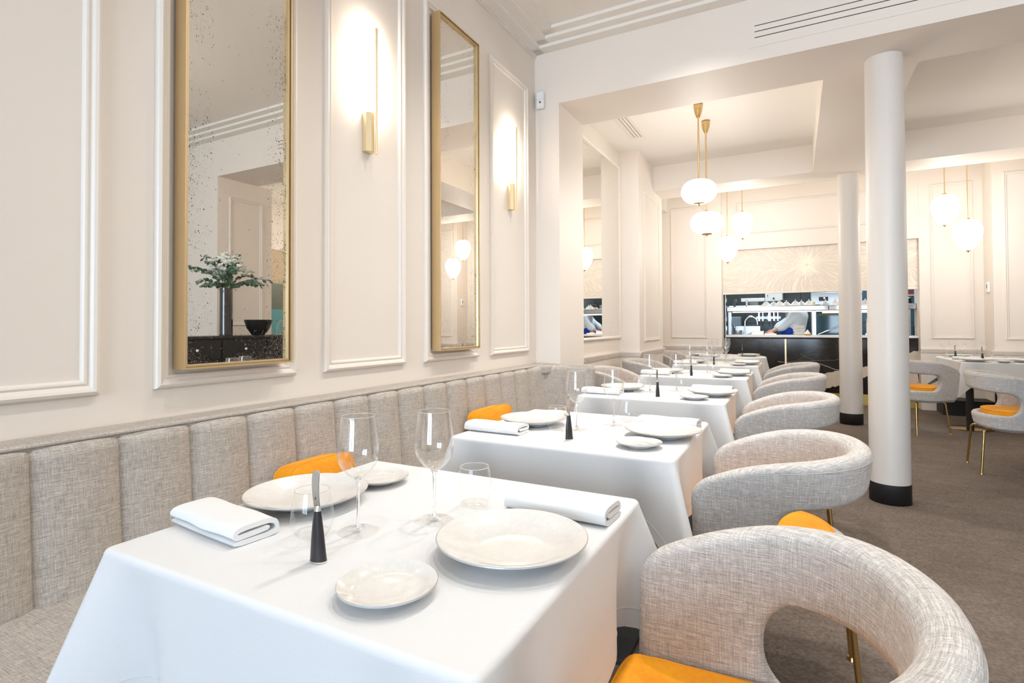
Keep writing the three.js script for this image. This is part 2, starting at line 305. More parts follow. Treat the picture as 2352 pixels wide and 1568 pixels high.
function tallMirror(z0, z1, y0, y1, mat, label) {
  const w = Math.abs(z1 - z0), h = y1 - y0, g = thing('wall_mirror', label, 'mirror', [XW, y0, Math.max(z0, z1)]); g.rotation.y = Math.PI / 2;
  mesh('frame', frameGeo(w, h, [[0, 0.012], [0, 0.072], [0.006, 0.072], [0.006, 0.058], [0.010, 0.058], [0.010, 0.066], [0.014, 0.066], [0.016, 0.050], [0.020, 0.050]]), M.frame, g);
  mesh('back_board', bx(0.02, w - 0.02, 0.02, h - 0.02, 0.0, 0.045), M.blackMatte, g);
  const p = planeUV(w - 0.03, h - 0.03); p.translate(w / 2, h / 2, 0.051); mesh('glass', p, mat, g);
}
tallMirror(-1.060, -1.488, 1.02, 2.975, mirA, 'tall brass framed antique mirror reflecting the flower vase');
tallMirror(-2.505, -2.940, 1.02, 2.975, mirB, 'tall brass framed antique mirror between the two wall sconces');
{
  const g = thing('alcove_mirror', 'frameless foxed mirror set in a painted moulding in the alcove', 'mirror', [-1.878, 1.02, -4.635]); g.rotation.y = Math.PI / 2;
  const p = planeUV(1.685, 2.05); p.translate(1.685 / 2, 2.05 / 2, 0.009); mesh('glass', p, mirC, g);
  mesh('back_board', bx(0.001, 1.684, 0.001, 2.049, 0.001, 0.0085), M.blackMatte, g);
}
function sconce(z, label) {
  const g = thing('wall_sconce', label, 'wall lamp', [XW, 2.0, z], 0, 'brass wall sconces');
  const s = new THREE.Shape(); s.moveTo(0, -0.026); s.lineTo(0.022, -0.026); s.lineTo(0.040, -0.009); s.lineTo(0.040, 0.009); s.lineTo(0.022, 0.026); s.lineTo(0, 0.026); s.closePath();
  const e = new THREE.ExtrudeGeometry(s, { depth: 0.19, bevelEnabled: true, bevelSize: 0.0012, bevelThickness: 0.0012, bevelSegments: 1 }); e.rotateX(-Math.PI / 2); e.translate(0.0015, 0.014, 0);
  mesh('mount', e, M.paleBrass, g);
  const rod = new THREE.CylinderGeometry(0.0075, 0.006, 0.62, 16); rod.translate(0.054, 0.31, -0.012); mesh('rod', rod, M.paleBrass, g);
  const led = new THREE.BoxGeometry(0.004, 0.36, 0.010); led.translate(0.0455, 0.42, -0.012); mesh('led_strip', led, std({ color: 0xffffff, emissive: rgb(1, 0.95, 0.86), emissiveIntensity: 5 }), g);
  const l = new THREE.RectAreaLight(rgb(...SCONCEC), SCONCE, 0.012, 0.36); l.position.set(0.042, 0.42, -0.012); l.rotation.y = Math.PI / 2; l.name = 'sconce_light';
  g.add(l); // faces the wall (light shines along its local -z)
}
sconce(-1.985, 'slim brass wall sconce glowing between the two tall mirrors');
sconce(-3.475, 'slim brass wall sconce glowing beside the partition pier');

/* ---------- pendants ---------- */
function pendant(name, label, x, z, yTop, yCentre, prof, group, rodR, canopy, power = GLOBE) {
  const g = thing(name, label, 'pendant lamp', [x, yTop, z], 0, group), c = yCentre - yTop;
  const yt = Math.max(...prof.map((p) => p[1])), yb = Math.min(...prof.map((p) => p[1]));
  if (canopy) mesh('canopy', lathe([[0, -0.130], [0.012, -0.130], [0.020, -0.118], [0.036, -0.070], [0.043, -0.025], [0.044, -0.0008], [0, -0.0008]], 32), M.brass, g);
  else mesh('canopy', lathe([[0, -0.03], [0.03, -0.03], [0.034, -0.0008], [0, -0.0008]], 24), M.brass, g);
  mesh('rod', cyl(rodR, rodR, -(c + yt) - (canopy ? 0.125 : 0.02), 0, c + yt, 0, 12), M.brass, g);
  mesh('collar', lathe([[rodR, c + yt + 0.02], [0.02, c + yt + 0.012], [0.03, c + yt - 0.006]], 24), M.brass, g);
  const shade = lathe(prof.map(([r, y]) => [r, y + c]), 48); mesh('globe', shade, M.globe, g);
  mesh('cap', lathe([[0, c + yb - 0.008], [canopy ? 0.05 : 0.028, c + yb - 0.004], [canopy ? 0.05 : 0.028, c + yb + 0.004]], 24), M.brass, g);
  const f = new THREE.SphereGeometry(0.009, 12, 8); f.translate(0, c + yb - 0.014, 0); mesh('finial', f, M.brass, g);
  const l = new THREE.PointLight(rgb(...GLOBEC), power); l.position.set(0, c, 0); l.shadow.radius = 5; l.castShadow = true; l.name = 'pendant_light'; g.add(l);
}
const oval = []; for (let i = 0; i <= 24; i++) { const a = -Math.PI / 2 + Math.PI * i / 24, r = Math.sqrt(Math.max(0, Math.cos(a))) ; oval.push([Math.max(0.0001, 0.162 * Math.pow(Math.max(0, Math.cos(a)), 0.72)), 0.113 * Math.sin(a)]); }
const balloon = [[0.0001, -0.18], [0.034, -0.18], [0.045, -0.172], [0.075, -0.135], [0.105, -0.085], [0.127, -0.03], [0.138, 0.025], [0.136, 0.075], [0.120, 0.122], [0.092, 0.155], [0.055, 0.174], [0.02, 0.18], [0.0001, 0.181]];
pendant('globe_pendant', 'oval opal glass pendant on brass rod, the higher of the two flattened globes', -0.795, -5.302, YC2, 2.423, oval, 'flattened opal pendants', 0.0075, true);
pendant('globe_pendant', 'oval opal glass pendant on brass rod, the lower of the two flattened globes', -0.793, -5.773, YC2, 2.205, oval, 'flattened opal pendants', 0.0075, true);
pendant('balloon_pendant', 'balloon shaped opal pendant hung higher before the kitchen blind', -0.630, -7.95, YC2, 2.525, balloon, 'balloon shaped opal pendants', 0.005, false);
pendant('balloon_pendant', 'balloon shaped opal pendant hung lower before the kitchen blind', -0.822, -7.95, YC2, 2.212, balloon, 'balloon shaped opal pendants', 0.005, false);
pendant('balloon_pendant', 'balloon shaped opal pendant hung higher above the large side table', 1.568, -7.95, YC2, 2.503, balloon, 'balloon shaped opal pendants', 0.005, false);
pendant('balloon_pendant', 'balloon shaped opal pendant hung lower above the large side table', 1.776, -7.95, YC2, 2.190, balloon, 'balloon shaped opal pendants', 0.005, false);
pendant('globe_pendant', 'oval opal glass pendant over the side wall end of the back room, hung higher', 3.1, -6.15, YC2, 2.42, oval, 'flattened opal pendants', 0.0075, true);
pendant('globe_pendant', 'oval opal glass pendant over the side wall end of the back room, hung lower', 3.1, -6.6, YC2, 2.20, oval, 'flattened opal pendants', 0.0075, true);
// added out-of-view globes over the aisle, put in to warm the panelled wall
pendant('globe_pendant', 'added unseen opal pendant warming the panelled wall, aisle side of the sixth table', 1.45, -0.75, 3.427, 2.42, oval, 'added unseen aisle pendants', 0.0075, true, AISLE_FILL);
pendant('globe_pendant', 'added unseen opal pendant warming the panelled wall, aisle side of the fifth table', 1.45, -2.0, 3.427, 2.42, oval, 'added unseen aisle pendants', 0.0075, true, AISLE_FILL);
// recessed ceiling spots over the aisle edge of the tables in the entrance-side room
function downlight(x, z, label, power = FRONT, y = 3.427) {
  const g = thing('recessed_downlight', label, 'ceiling light', [x, y, z], 0, 'recessed ceiling spots');
  mesh('trim_ring', lathe([[0.040, -0.001], [0.042, -0.006], [0.055, -0.004], [0.056, -0.0006]], 32), M.trim, g);
  mesh('lens', lathe([[0.0001, -0.003], [0.040, -0.003]], 24), std({ color: 0xffffff, emissive: rgb(1, 0.92, 0.8), emissiveIntensity: 4 }), g);
  const l = new THREE.SpotLight(rgb(...GLOBEC), power, 0, 62 * D2R, 1); l.position.set(0, -0.012, 0); l.target.position.set(0, -1, 0); l.shadow.radius = 3; l.castShadow = true; l.name = 'downlight'; g.add(l); g.add(l.target);
}
downlight(-0.62, -1.45, 'recessed ceiling spot above the gap between the sixth and fifth tables', FRONT * 1.15);
downlight(-0.62, -2.40, 'recessed ceiling spot above the gap between the fifth and fourth tables', FRONT * 2.0);
downlight(-0.55, -0.25, 'recessed ceiling spot above the sixth table from the kitchen', FRONT * 0.6);
downlight(-0.60, -3.30, 'recessed ceiling spot above the fourth table from the kitchen', FRONT * 2.0);
downlight(-0.73, -4.72, 'recessed ceiling spot above the third table from the kitchen', FRONT * 1.8, YC2);
downlight(0.75, -1.6, 'recessed ceiling spot above the carpeted aisle');
/* ---------- banquette ---------- */
// grid surface from a function (u,v in 0..1) -> [x,y,z,uu,vv]
function grid(nu, nv, fn) {
  const pos = [], uv = [], idx = [];
  for (let j = 0; j <= nv; j++) for (let i = 0; i <= nu; i++) { const p = fn(i / nu, j / nv); pos.push(p[0], p[1], p[2]); uv.push(p[3] ?? i / nu, p[4] ?? j / nv); }
  for (let j = 0; j < nv; j++) for (let i = 0; i < nu; i++) { const a = j * (nu + 1) + i, b = a + 1, c = a + nu + 1, d = c + 1; idx.push(a, b, d, a, d, c); }
  const g = new THREE.BufferGeometry(); g.setAttribute('position', new THREE.Float32BufferAttribute(pos, 3)); g.setAttribute('uv', new THREE.Float32BufferAttribute(uv, 2)); g.setIndex(idx); g.computeVertexNormals(); return g;
}
{
  const b = thing('banquette', 'long grey linen channel-back banquette along the panelled wall', 'banquette');
  const prof = (t) => { // backrest face from seat (t=0) to top (t=1): x, y
    const y = lerp(0.43, 0.857, t), x = -1.700 - 0.036 * t - 0.022 * sstep(0.972, 1, t); return [x, y];
  };
  const seams = []; for (let k = -6; k <= 14; k++) seams.push(-0.64 - 0.2052 * k);
  for (let k = 0; k + 1 < seams.length; k++) {
    const z0 = seams[k], z1 = seams[k + 1], off = k * 0.13;
    mesh('back_channel', grid(14, 22, (u, v) => {
      const [x, y] = prof(v), w = 2 * u - 1, edge = Math.pow(Math.abs(w), 5), bulge = 0.026 * Math.pow(1 - w * w, 0.62) - 0.006, top = sstep(0.972, 1, v);
      return [x + bulge * (1 - top) + 0.002 * top, y - 0.003 * edge, lerp(z0, z1, u), off - (z1 - z0) * u + Math.sin(k * 9) * 0.1, y + off * 2];
    }), M.bench, b);
  }
  const zl = seams[seams.length - 1], za = -3.84, R = 0.22; // quarter-round corner, then return panel facing down the room
  const bend = (s) => { const L1 = Math.abs(-3.62 - zl), L2 = R * Math.PI / 2; if (s < L1) return [-1.0, zl - s, 0]; if (s < L1 + L2) { const a = (s - L1) / R; return [1 - Math.cos(a), -3.62 - R * Math.sin(a), a]; } return [null, za, Math.PI / 2, s - L1 - L2]; };
  const cor = (u, v, s0, s1) => {
    const s = lerp(s0, s1, u), [, y] = prof(v), inset = 0.036 * v + 0.022 * sstep(0.972, 1, v), w = 2 * u - 1, bul = 0.022 * Math.pow(1 - w * w, 0.5) * (1 - sstep(0.95, 1, v)) - 0.006 + 0.008 * sstep(0.95, 1, v);
    const q = bend(s); let x, z, nx, nz;
    if (q[2] === 0) { x = -1.70; z = q[1]; nx = 1; nz = 0; } else if (q[0] !== null) { const a = q[2]; x = -1.70 + R * (1 - Math.cos(a)); z = -3.62 - R * Math.sin(a); nx = Math.cos(a); nz = Math.sin(a); } else { x = -1.70 + R + q[3]; z = -3.62 - R; nx = 0; nz = 1; }
    return [x + nx * (bul - inset), y, z + nz * (bul - inset), s, y];
  };
  const Lc = Math.abs(-3.62 - zl) + R * Math.PI / 2;
  mesh('back_channel', grid(20, 22, (u, v) => cor(u, v, 0, Lc - 0.10)), M.bench, b);
  mesh('back_channel', grid(16, 22, (u, v) => cor(u, v, Lc - 0.10, Lc + 0.115)), M.bench, b);
  mesh('back_end', bx(-1.86, -1.352, 0.30, 0.852, -3.923, -3.862, 0.022), M.bench, b);
  const rail = new THREE.Shape(); rail.moveTo(-1.853, 0.80); rail.lineTo(-1.76, 0.80); rail.lineTo(-1.744, 0.846); rail.quadraticCurveTo(-1.734, 0.860, -1.752, 0.863); rail.lineTo(-1.853, 0.862); rail.closePath();
  const rg = new THREE.ExtrudeGeometry(rail, { depth: 4.55, bevelEnabled: false, curveSegments: 6 }); rg.translate(0, 0, -3.90); mesh('top_rail', uvBox(rg.toNonIndexed()), M.bench, b);
  mesh('top_seam', tube([[-1.7385, 0.853, 0.6], [-1.7385, 0.853, -1.5], [-1.7385, 0.853, -3.6]], 0.0022, 80, 6), M.bench, b);
  mesh('corner_top', merge([bx(-1.853, -1.36, 0.83, 0.862, -3.923, -3.872, 0.014), bx(-1.853, -1.66, 0.80, 0.855, -3.915, -3.70, 0.012)]), M.bench, b);
  mesh('back_board', bx(-1.852, -1.76, 0.02, 0.83, -3.92, 0.65), M.bench, b);
  mesh('seat', bx(-1.76, -1.285, 0.31, 0.452, -3.86, 0.65, 0.03), M.bench, b);
  mesh('base', bx(-1.76, -1.32, 0.0005, 0.31, -3.86, 0.65), M.blackMatte, b);
}
function pillow(z, w, h, label) {
  const c = thing('cushion', label, 'cushion', [-1.585, 0.468, z], 0, 'mustard banquette cushions'), T = 0.045, n = 96;
  const rim = (a, k = 1) => { const e = 2 / 5, C = Math.cos(a), S = Math.sin(a); return [Math.sign(S) * Math.pow(Math.abs(S), e) * h / 2 * k, Math.sign(C) * Math.pow(Math.abs(C), e) * w / 2 * k]; };
  const rows = []; for (const [k, x] of [[0.02, -T - 0.016], [0.4, -T - 0.014], [0.75, -T - 0.008], [0.95, -T - 0.001], [0.985, -T + 0.002], [1, -T + 0.008], [1.012, 0], [1, T - 0.008], [0.985, T - 0.002], [0.95, T + 0.001], [0.75, T + 0.012], [0.4, T + 0.022], [0.02, T + 0.025]]) rows.push([k, x]);
  const tilt = (g) => { g.translate(0, h / 2, 0); g.rotateZ(0.17); return g; };
  const g = tilt(grid(n, rows.length - 1, (u, v) => { const [k, x] = rows[Math.round(v * (rows.length - 1))], a = u * Math.PI * 2, [y, zz] = rim(a, k); return [x, y, zz, zz + x, y]; }));
  mesh('pillow', g, M.velvet, c);
  for (const x of [T - 0.004, -T + 0.004]) { const p = []; for (let i = 0; i < 64; i++) { const [y, zz] = rim(i / 64 * Math.PI * 2, 0.995); p.push(V(x, y, zz)); } mesh('piping', tilt(tube(p, 0.0032, 160, 6, true)), M.velvet, c); }
}
pillow(-1.455, 0.31, 0.196, 'mustard velvet cushion on the banquette beside the sixth table from the kitchen');
pillow(-2.775, 0.38, 0.212, 'mustard velvet cushion on the banquette beside the fifth table from the kitchen');
{
  const b = thing('corner_banquette', 'low grey linen banquette under the pilaster by the large side table', 'banquette', [0, 0, 0]);
  mesh('backrest', bx(2.52, 4.15, 0.30, 0.80, -8.635, -8.53, 0.03), M.fabric, b);
  mesh('seat', bx(2.52, 4.15, 0.25, 0.45, -8.58, -8.05, 0.03), M.fabric, b);
  mesh('base', bx(2.55, 4.15, 0.0005, 0.26, -8.58, -8.12), M.blackMatte, b);
}
/* ---------- tub chair ---------- */
const chairParts = (() => {
  // plan centre line of the shell: arm, round back, arm. Local: faces -x
  const arm = 0.255, RX = 0.205, RZ = 0.262, pts = [], N = 240; let raw = [];
  for (let i = 0; i <= 60; i++) raw.push([-arm + (arm - 0.01) * i / 60, -RZ + 0.012 * (1 - i / 60)]);
  for (let i = 1; i < 120; i++) { const a = -Math.PI / 2 + Math.PI * i / 120; raw.push([-0.01 + RX * Math.pow(Math.cos(a), 0.9), RZ * Math.sin(a)]); }
  for (let i = 60; i >= 0; i--) raw.push([-arm + (arm - 0.01) * i / 60, RZ - 0.012 * (1 - i / 60)]);
  const S = [0]; for (let i = 1; i < raw.length; i++) S.push(S[i - 1] + Math.hypot(raw[i][0] - raw[i - 1][0], raw[i][1] - raw[i - 1][1]));
  const L = S[S.length - 1], half = L / 2;
  const at = (s) => { // s in -half..half
    const q = clamp(s + half, 0, L); let i = 1; while (i < S.length - 1 && S[i] < q) i++; const t = (q - S[i - 1]) / (S[i] - S[i - 1] || 1);
    const a = raw[Math.max(0, i - 2)], b = raw[Math.min(raw.length - 1, i + 1)], x = lerp(raw[i - 1][0], raw[i][0], t), z = lerp(raw[i - 1][1], raw[i][1], t), dx = b[0] - a[0], dz = b[1] - a[1], l = Math.hypot(dx, dz);
    const e = q < s + half ? s + half - q : s + half < 0 ? s + half : 0; // straight on past the ends
    return { x: x + (dx / l) * e, z: z + (dz / l) * e, nx: dz / l, nz: -dx / l };
  };
  const flare = (y) => 0.13 * (y - 0.62) - 0.10 * Math.pow(Math.max(0, 0.50 - y), 1.4);
  const top = (s) => 0.785 - 0.120 * Math.pow(Math.abs(s) / half, 3.2), bottom = (s) => 0.345 + 0.012 * Math.pow(Math.abs(s) / half, 3);
  const put = (s, y, d) => { const p = at(s), k = d + flare(y); return [p.x + p.nx * k, y, p.z + p.nz * k]; };
  // rounded rectangles in (s, y), walked the same way: bottom, corner, side, corner, top ...
  const NB = 64, NS = 10, NC = 10;
  const loop = (x0, x1, yb, yt, r) => {
    const o = []; const line = (a, b, n) => { for (let i = 0; i < n; i++) o.push([lerp(a[0], b[0], i / n), lerp(a[1], b[1], i / n)]); }, arc = (cx, cy, a0) => { for (let i = 0; i < NC; i++) { const a = a0 + Math.PI / 2 * i / NC; o.push([cx + r * Math.cos(a), cy + r * Math.sin(a)]); } };
    line([x0 + r, yb], [x1 - r, yb], NB); arc(x1 - r, yb + r, -Math.PI / 2); line([x1, yb + r], [x1, yt - r], NS); arc(x1 - r, yt - r, 0); line([x1 - r, yt], [x0 + r, yt], NB); arc(x0 + r, yt - r, Math.PI / 2); line([x0, yt - r], [x0, yb + r], NS); arc(x0 + r, yb + r, Math.PI); return o;
  };
  const hx = half - 0.238, hole = loop(-hx, hx, 0.462, 0.632, 0.080).map(([s, y]) => [s, y + 0.012 * (1 - Math.abs(s) / hx) * (y > 0.54 ? 1 : 0)]);
  const outer = loop(-half, half, 0, 1, 0.001).map(() => 0), yT = 0.72, yB = 0.345;
  const unit = loop(-half, half, yB, yT, 0.048).map(([s, y]) => { const k = (y - yB) / (yT - yB); return [s, lerp(bottom(s), top(s), k)]; });
  const nb = 10, nc = 8, hAt = (s) => lerp(0.034, 0.024, Math.pow(Math.abs(s) / half, 1.5));
  const cross = (a) => { // closed section for station a: point and its place in the weave
    const P = hole[a], Q = unit[a], dx = Q[0] - P[0], dy = Q[1] - P[1], l = Math.hypot(dx, dy), h = hAt(lerp(P[0], Q[0], 0.7)), r = Math.min(h, l * 0.45), o = [];
    const pt = (w, d) => { const t = w / l; return put(P[0] + dx * t, P[1] + dy * t, d); }, tex = (w) => [P[0] + dx / l * w, P[1] + dy / l * w];
    for (let i = 0; i <= nb; i++) { const w = lerp(r, l - r, i / nb); o.push([pt(w, h), tex(w)]); }
    for (let i = 0; i < nc; i++) { const q = Math.PI / 2 - Math.PI * i / nc; o.push([pt(l - r + r * Math.cos(q), h * Math.sin(q)), tex(l - r + r * Math.PI * (1 - i / nc))]); }
    for (let i = nb; i >= 0; i--) { const w = lerp(r, l - r, i / nb); o.push([pt(w, -h), tex(w)]); }
    for (let i = 1; i < nc; i++) { const q = -Math.PI / 2 - Math.PI * i / nc; o.push([pt(r + r * Math.cos(q), h * Math.sin(q)), tex(r - r * Math.PI * i / nc)]); }
    o.push([o[0][0], tex(r)]); return o;
  };
  const NA = hole.length, pos = [], uv = [], idx = []; let M2 = 0;
  for (let a = 0; a <= NA; a++) { const c = cross(a % NA); M2 = c.length; c.forEach(([p, t]) => { pos.push(...p); uv.push(...t); }); }
  for (let a = 0; a < NA; a++) for (let j = 0; j + 1 < M2; j++) { const A = a * M2 + j, B = A + M2; idx.push(A, B, B + 1, A, B + 1, A + 1); }
  const shell = new THREE.BufferGeometry(); shell.setAttribute('position', new THREE.Float32BufferAttribute(pos, 3)); shell.setAttribute('uv', new THREE.Float32BufferAttribute(uv, 2)); shell.setIndex(idx); shell.computeVertexNormals();
  const weld = (g) => { g.computeVertexNormals(); const p = g.attributes.position, n = g.attributes.normal, m = new Map(); for (let i = 0; i < p.count; i++) { const k = [p.getX(i), p.getY(i), p.getZ(i)].map((v) => v.toFixed(5)).join(); const e = m.get(k) ?? [0, 0, 0]; e[0] += n.getX(i); e[1] += n.getY(i); e[2] += n.getZ(i); m.set(k, e); } for (let i = 0; i < p.count; i++) { const e = m.get([p.getX(i), p.getY(i), p.getZ(i)].map((v) => v.toFixed(5)).join()), l = Math.hypot(...e) || 1; n.setXYZ(i, e[0] / l, e[1] / l, e[2] / l); } };
  weld(shell);
  { // outward check
    const n = shell.attributes.normal, i = Math.floor(NB / 2) * M2 + 2, p = shell.attributes.position; if (n.getX(i) * (p.getX(i)) < 0) { const ix = shell.index.array; for (let k = 0; k < ix.length; k += 3) { const t = ix[k]; ix[k] = ix[k + 1]; ix[k + 1] = t; } weld(shell); }
  }
  const seamPts = []; for (let i = 0; i <= 60; i++) { const s = lerp(-half + 0.035, half - 0.035, i / 60); seamPts.push(V(...put(s, top(s) - hAt(s) * 0.9, hAt(s) * 1.0))); }
  const seam = tube(seamPts, 0.0014, 120, 6);
  // seat: D-shaped pad inside the shell
  const pad = (inset, y0, y1, bev, front) => {
    const sh = new THREE.Shape(), q = []; for (let i = 0; i <= 60; i++) { const s = lerp(-half + 0.03, half - 0.03, i / 60), p = at(s); q.push([p.x - p.nx * inset, p.z - p.nz * inset]); }
    sh.moveTo(front + 0.03, q[0][1]); for (const p of q) sh.lineTo(Math.max(p[0], front + 0.03), p[1]); sh.lineTo(front + 0.03, q[60][1]); sh.quadraticCurveTo(front, q[60][1], front, q[60][1] - 0.03); sh.quadraticCurveTo(front - 0.012, 0, front, q[0][1] + 0.03); sh.quadraticCurveTo(front, q[0][1], front + 0.03, q[0][1]);
    const g = new THREE.ExtrudeGeometry(sh, { depth: y1 - y0 - 2 * bev, bevelEnabled: true, bevelSize: bev, bevelThickness: bev, bevelOffset: -bev, bevelSegments: 4, curveSegments: 10 }); g.rotateX(Math.PI / 2); g.translate(0, y1 - bev, 0);
    return [toCreasedNormals(uvBox(g.toNonIndexed()), 0.7), q];
  };
  const [seat] = pad(0.040, 0.335, 0.440, 0.022, -0.262), [cushion, cq] = pad(0.052, 0.4405, 0.494, 0.014, -0.268);
  const pip = cq.filter((_, i) => i % 4 === 0).map((p) => V(Math.max(p[0], -0.235), 0.488, p[1] * 0.985)); pip.push(V(-0.262, 0.488, 0.17), V(-0.268, 0.488, 0), V(-0.262, 0.488, -0.17));
  const piping = tube(pip, 0.0042, 140, 6, true);
  const leg = (sx, sz) => merge([tube([[sx * 0.09, 0.336, sz * 0.10], [sx * 0.15, 0.334, sz * 0.15], [sx * 0.172, 0.318, sz * 0.168], [sx * 0.178, 0.26, sz * 0.175], [sx * 0.198, 0.012, sz * 0.198]], 0.0085, 28, 10), cyl(0.016, 0.013, 0.012, sx * 0.199, 0.0006, sz * 0.199, 16)]);
  return { shell, seam, seat, cushion, piping, legs: [[-1, -1], [-1, 1], [1, -1], [1, 1]].map(([a, b]) => leg(a, b)) };
})();
let chair0 = null;
function chair(x, z, turn, label, group) {
  if (chair0) return copyOf(chair0, [x, 0, z], turn, label, group);
  const c = chair0 = thing('tub_chair', label, 'chair', [x, 0, z], turn, group), P = chairParts;
  mesh('back_shell', P.shell, M.fabric, c); mesh('seam', P.seam, M.piping, c);
  mesh('seat', P.seat, M.fabric, c);
  const cu = mesh('seat_cushion', P.cushion, M.velvet, c); mesh('piping', P.piping, M.velvet, cu);
  P.legs.forEach((g) => mesh('leg', g, M.brassDark, c));
  return c;
}
const ROW = 'grey tub chairs along the table row', ORD = ['', 'first', 'second', 'third', 'fourth', 'fifth', 'sixth'];
const TABLES = [ // order from the kitchen, centre z, item z
  [6, -0.89, -0.857], [5, -2.015, -1.975], [4, -3.32, -3.262], [3, -4.72, -4.66], [2, -6.07, -6.0],
];
for (const [n, zc] of TABLES) chair(n === 6 ? -0.045 : -0.04, n === 6 ? -0.90 : zc + 0.01, 0, `grey linen tub chair with mustard seat, aisle side of the ${ORD[n]} table from the kitchen`, ROW);
chair(-1.50, -4.72, Math.PI, 'grey linen tub chair with mustard seat, alcove side of the third table from the kitchen', ROW);
chair(-1.50, -6.02, Math.PI, 'grey linen tub chair with mustard seat, pilaster side of the second table from the kitchen', ROW);
chair(-1.68, -8.1, Math.PI - 0.3, 'grey linen tub chair with mustard seat behind the pilaster at the round table', ROW);
chair(1.15, -7.2, -(Math.PI - 0.62), 'grey linen tub chair turned towards the large side table by the column', 'grey tub chairs at the side tables');
chair(1.455, -5.57, Math.PI, 'grey linen tub chair on brass legs facing the small side table across the aisle', 'grey tub chairs at the side tables');
/* ---------- tables and cloths ---------- */
const TOP = 0.755;
// hanging cloth on a w x d top: rings out from the centre, over the edge and down to the hem, with a cone of spare cloth at each corner
function clothGeo(w, d, drop, seed, only = null, lift = 0, flareK = 0.30) {
  const r = rng(seed), cr = 0.018, out = [], corners = [[1, 1], [-1, 1], [-1, -1], [1, -1]], per = [];
  const ph = [r() * 6, r() * 6, r() * 6, r() * 6], amp = corners.map(() => 0.8 + r() * 0.4);
  const NS = 44, NC = 8; // outline stations: point, normal, distance along the side to the next corner
  for (let k = 0; k < 4; k++) {
    const [sx, sz] = corners[k], [tx, tz] = corners[(k + 1) % 4], a0 = Math.atan2(sz, sx) - Math.PI / 4;
    for (let i = 0; i < NC; i++) { const a = a0 + Math.PI / 2 * i / NC; per.push({ x: sx * (w / 2 - cr) + cr * Math.cos(a), z: sz * (d / 2 - cr) + cr * Math.sin(a), nx: Math.cos(a), nz: Math.sin(a), c: 0, k, t: 0 }); }
    const a = a0 + Math.PI / 2, L = k % 2 === 0 ? w - 2 * cr : d - 2 * cr;
    for (let i = 0; i < NS; i++) { const q = 0.5 - 0.5 * Math.cos(Math.PI * i / NS), x = lerp(sx * (w / 2 - cr), tx * (w / 2 - cr), q) + cr * Math.cos(a) , z = lerp(sz * (d / 2 - cr), tz * (d / 2 - cr), q) + cr * Math.sin(a); const s = q * L; per.push({ x, z, nx: Math.cos(a), nz: Math.sin(a), c: Math.min(s, L - s), k: s < L / 2 ? k : (k + 1) % 4, t: s, side: k }); }
  }
  const rings = [];
  if (!only) { for (const f of [0, 0.35, 0.7, 0.92]) rings.push((p) => [p.x * f, TOP, p.z * f]); for (let i = 0; i <= 5; i++) { const a = Math.PI / 2 * i / 5, e = 0.012; rings.push((p) => [p.x + p.nx * (-e + e * Math.sin(a)), TOP - e + e * Math.cos(a), p.z + p.nz * (-e + e * Math.sin(a))]); } }
  const NV = only ? 4 : 24, v0 = only ? only[0] : 0, v1 = only ? only[1] : 1;
  for (let j = only ? 0 : 1; j <= NV; j++) rings.push((p) => {
    const v = lerp(v0, v1, j / NV), cw = Math.exp(-Math.pow(p.c / 0.042, 2)), near = Math.exp(-Math.pow((p.c - 0.11) / 0.05, 2)), [sx, sz] = corners[p.k], len = drop + cw * 0.12 + near * 0.012 - 0.006 * Math.sin(p.t * 9 + ph[0]);
    const vv = v * len, side = vv * (0.03 + 0.025 * Math.sin(p.t * 8 + ph[p.side ?? p.k])) - vv * near * 0.20, fl = vv * cw * flareK * amp[p.k] * 1.25, lf = lift;
    return [p.x + p.nx * (side + lf) * (1 - cw * 0.6) + sx * fl * 0.72, TOP - 0.012 - vv, p.z + p.nz * (side + lf) * (1 - cw * 0.6) + sz * fl * 0.72];
  });
  const n = per.length, pos = [], uv = [], idx = [];
  rings.forEach((f, j) => per.forEach((p) => { const q = f(p); pos.push(...q); uv.push(q[0] + p.nx * (TOP - q[1]), q[2] + p.nz * (TOP - q[1])); }));
  for (let j = 0; j + 1 < rings.length; j++) for (let i = 0; i < n; i++) { const i2 = (i + 1) % n, A = j * n + i, B = j * n + i2, C = (j + 1) * n + i2, D = (j + 1) * n + i; idx.push(A, B, C, A, C, D); }
  const g = new THREE.BufferGeometry(); g.setAttribute('position', new THREE.Float32BufferAttribute(pos, 3)); g.setAttribute('uv', new THREE.Float32BufferAttribute(uv, 2)); g.setIndex(idx); g.computeVertexNormals(); return g;
}
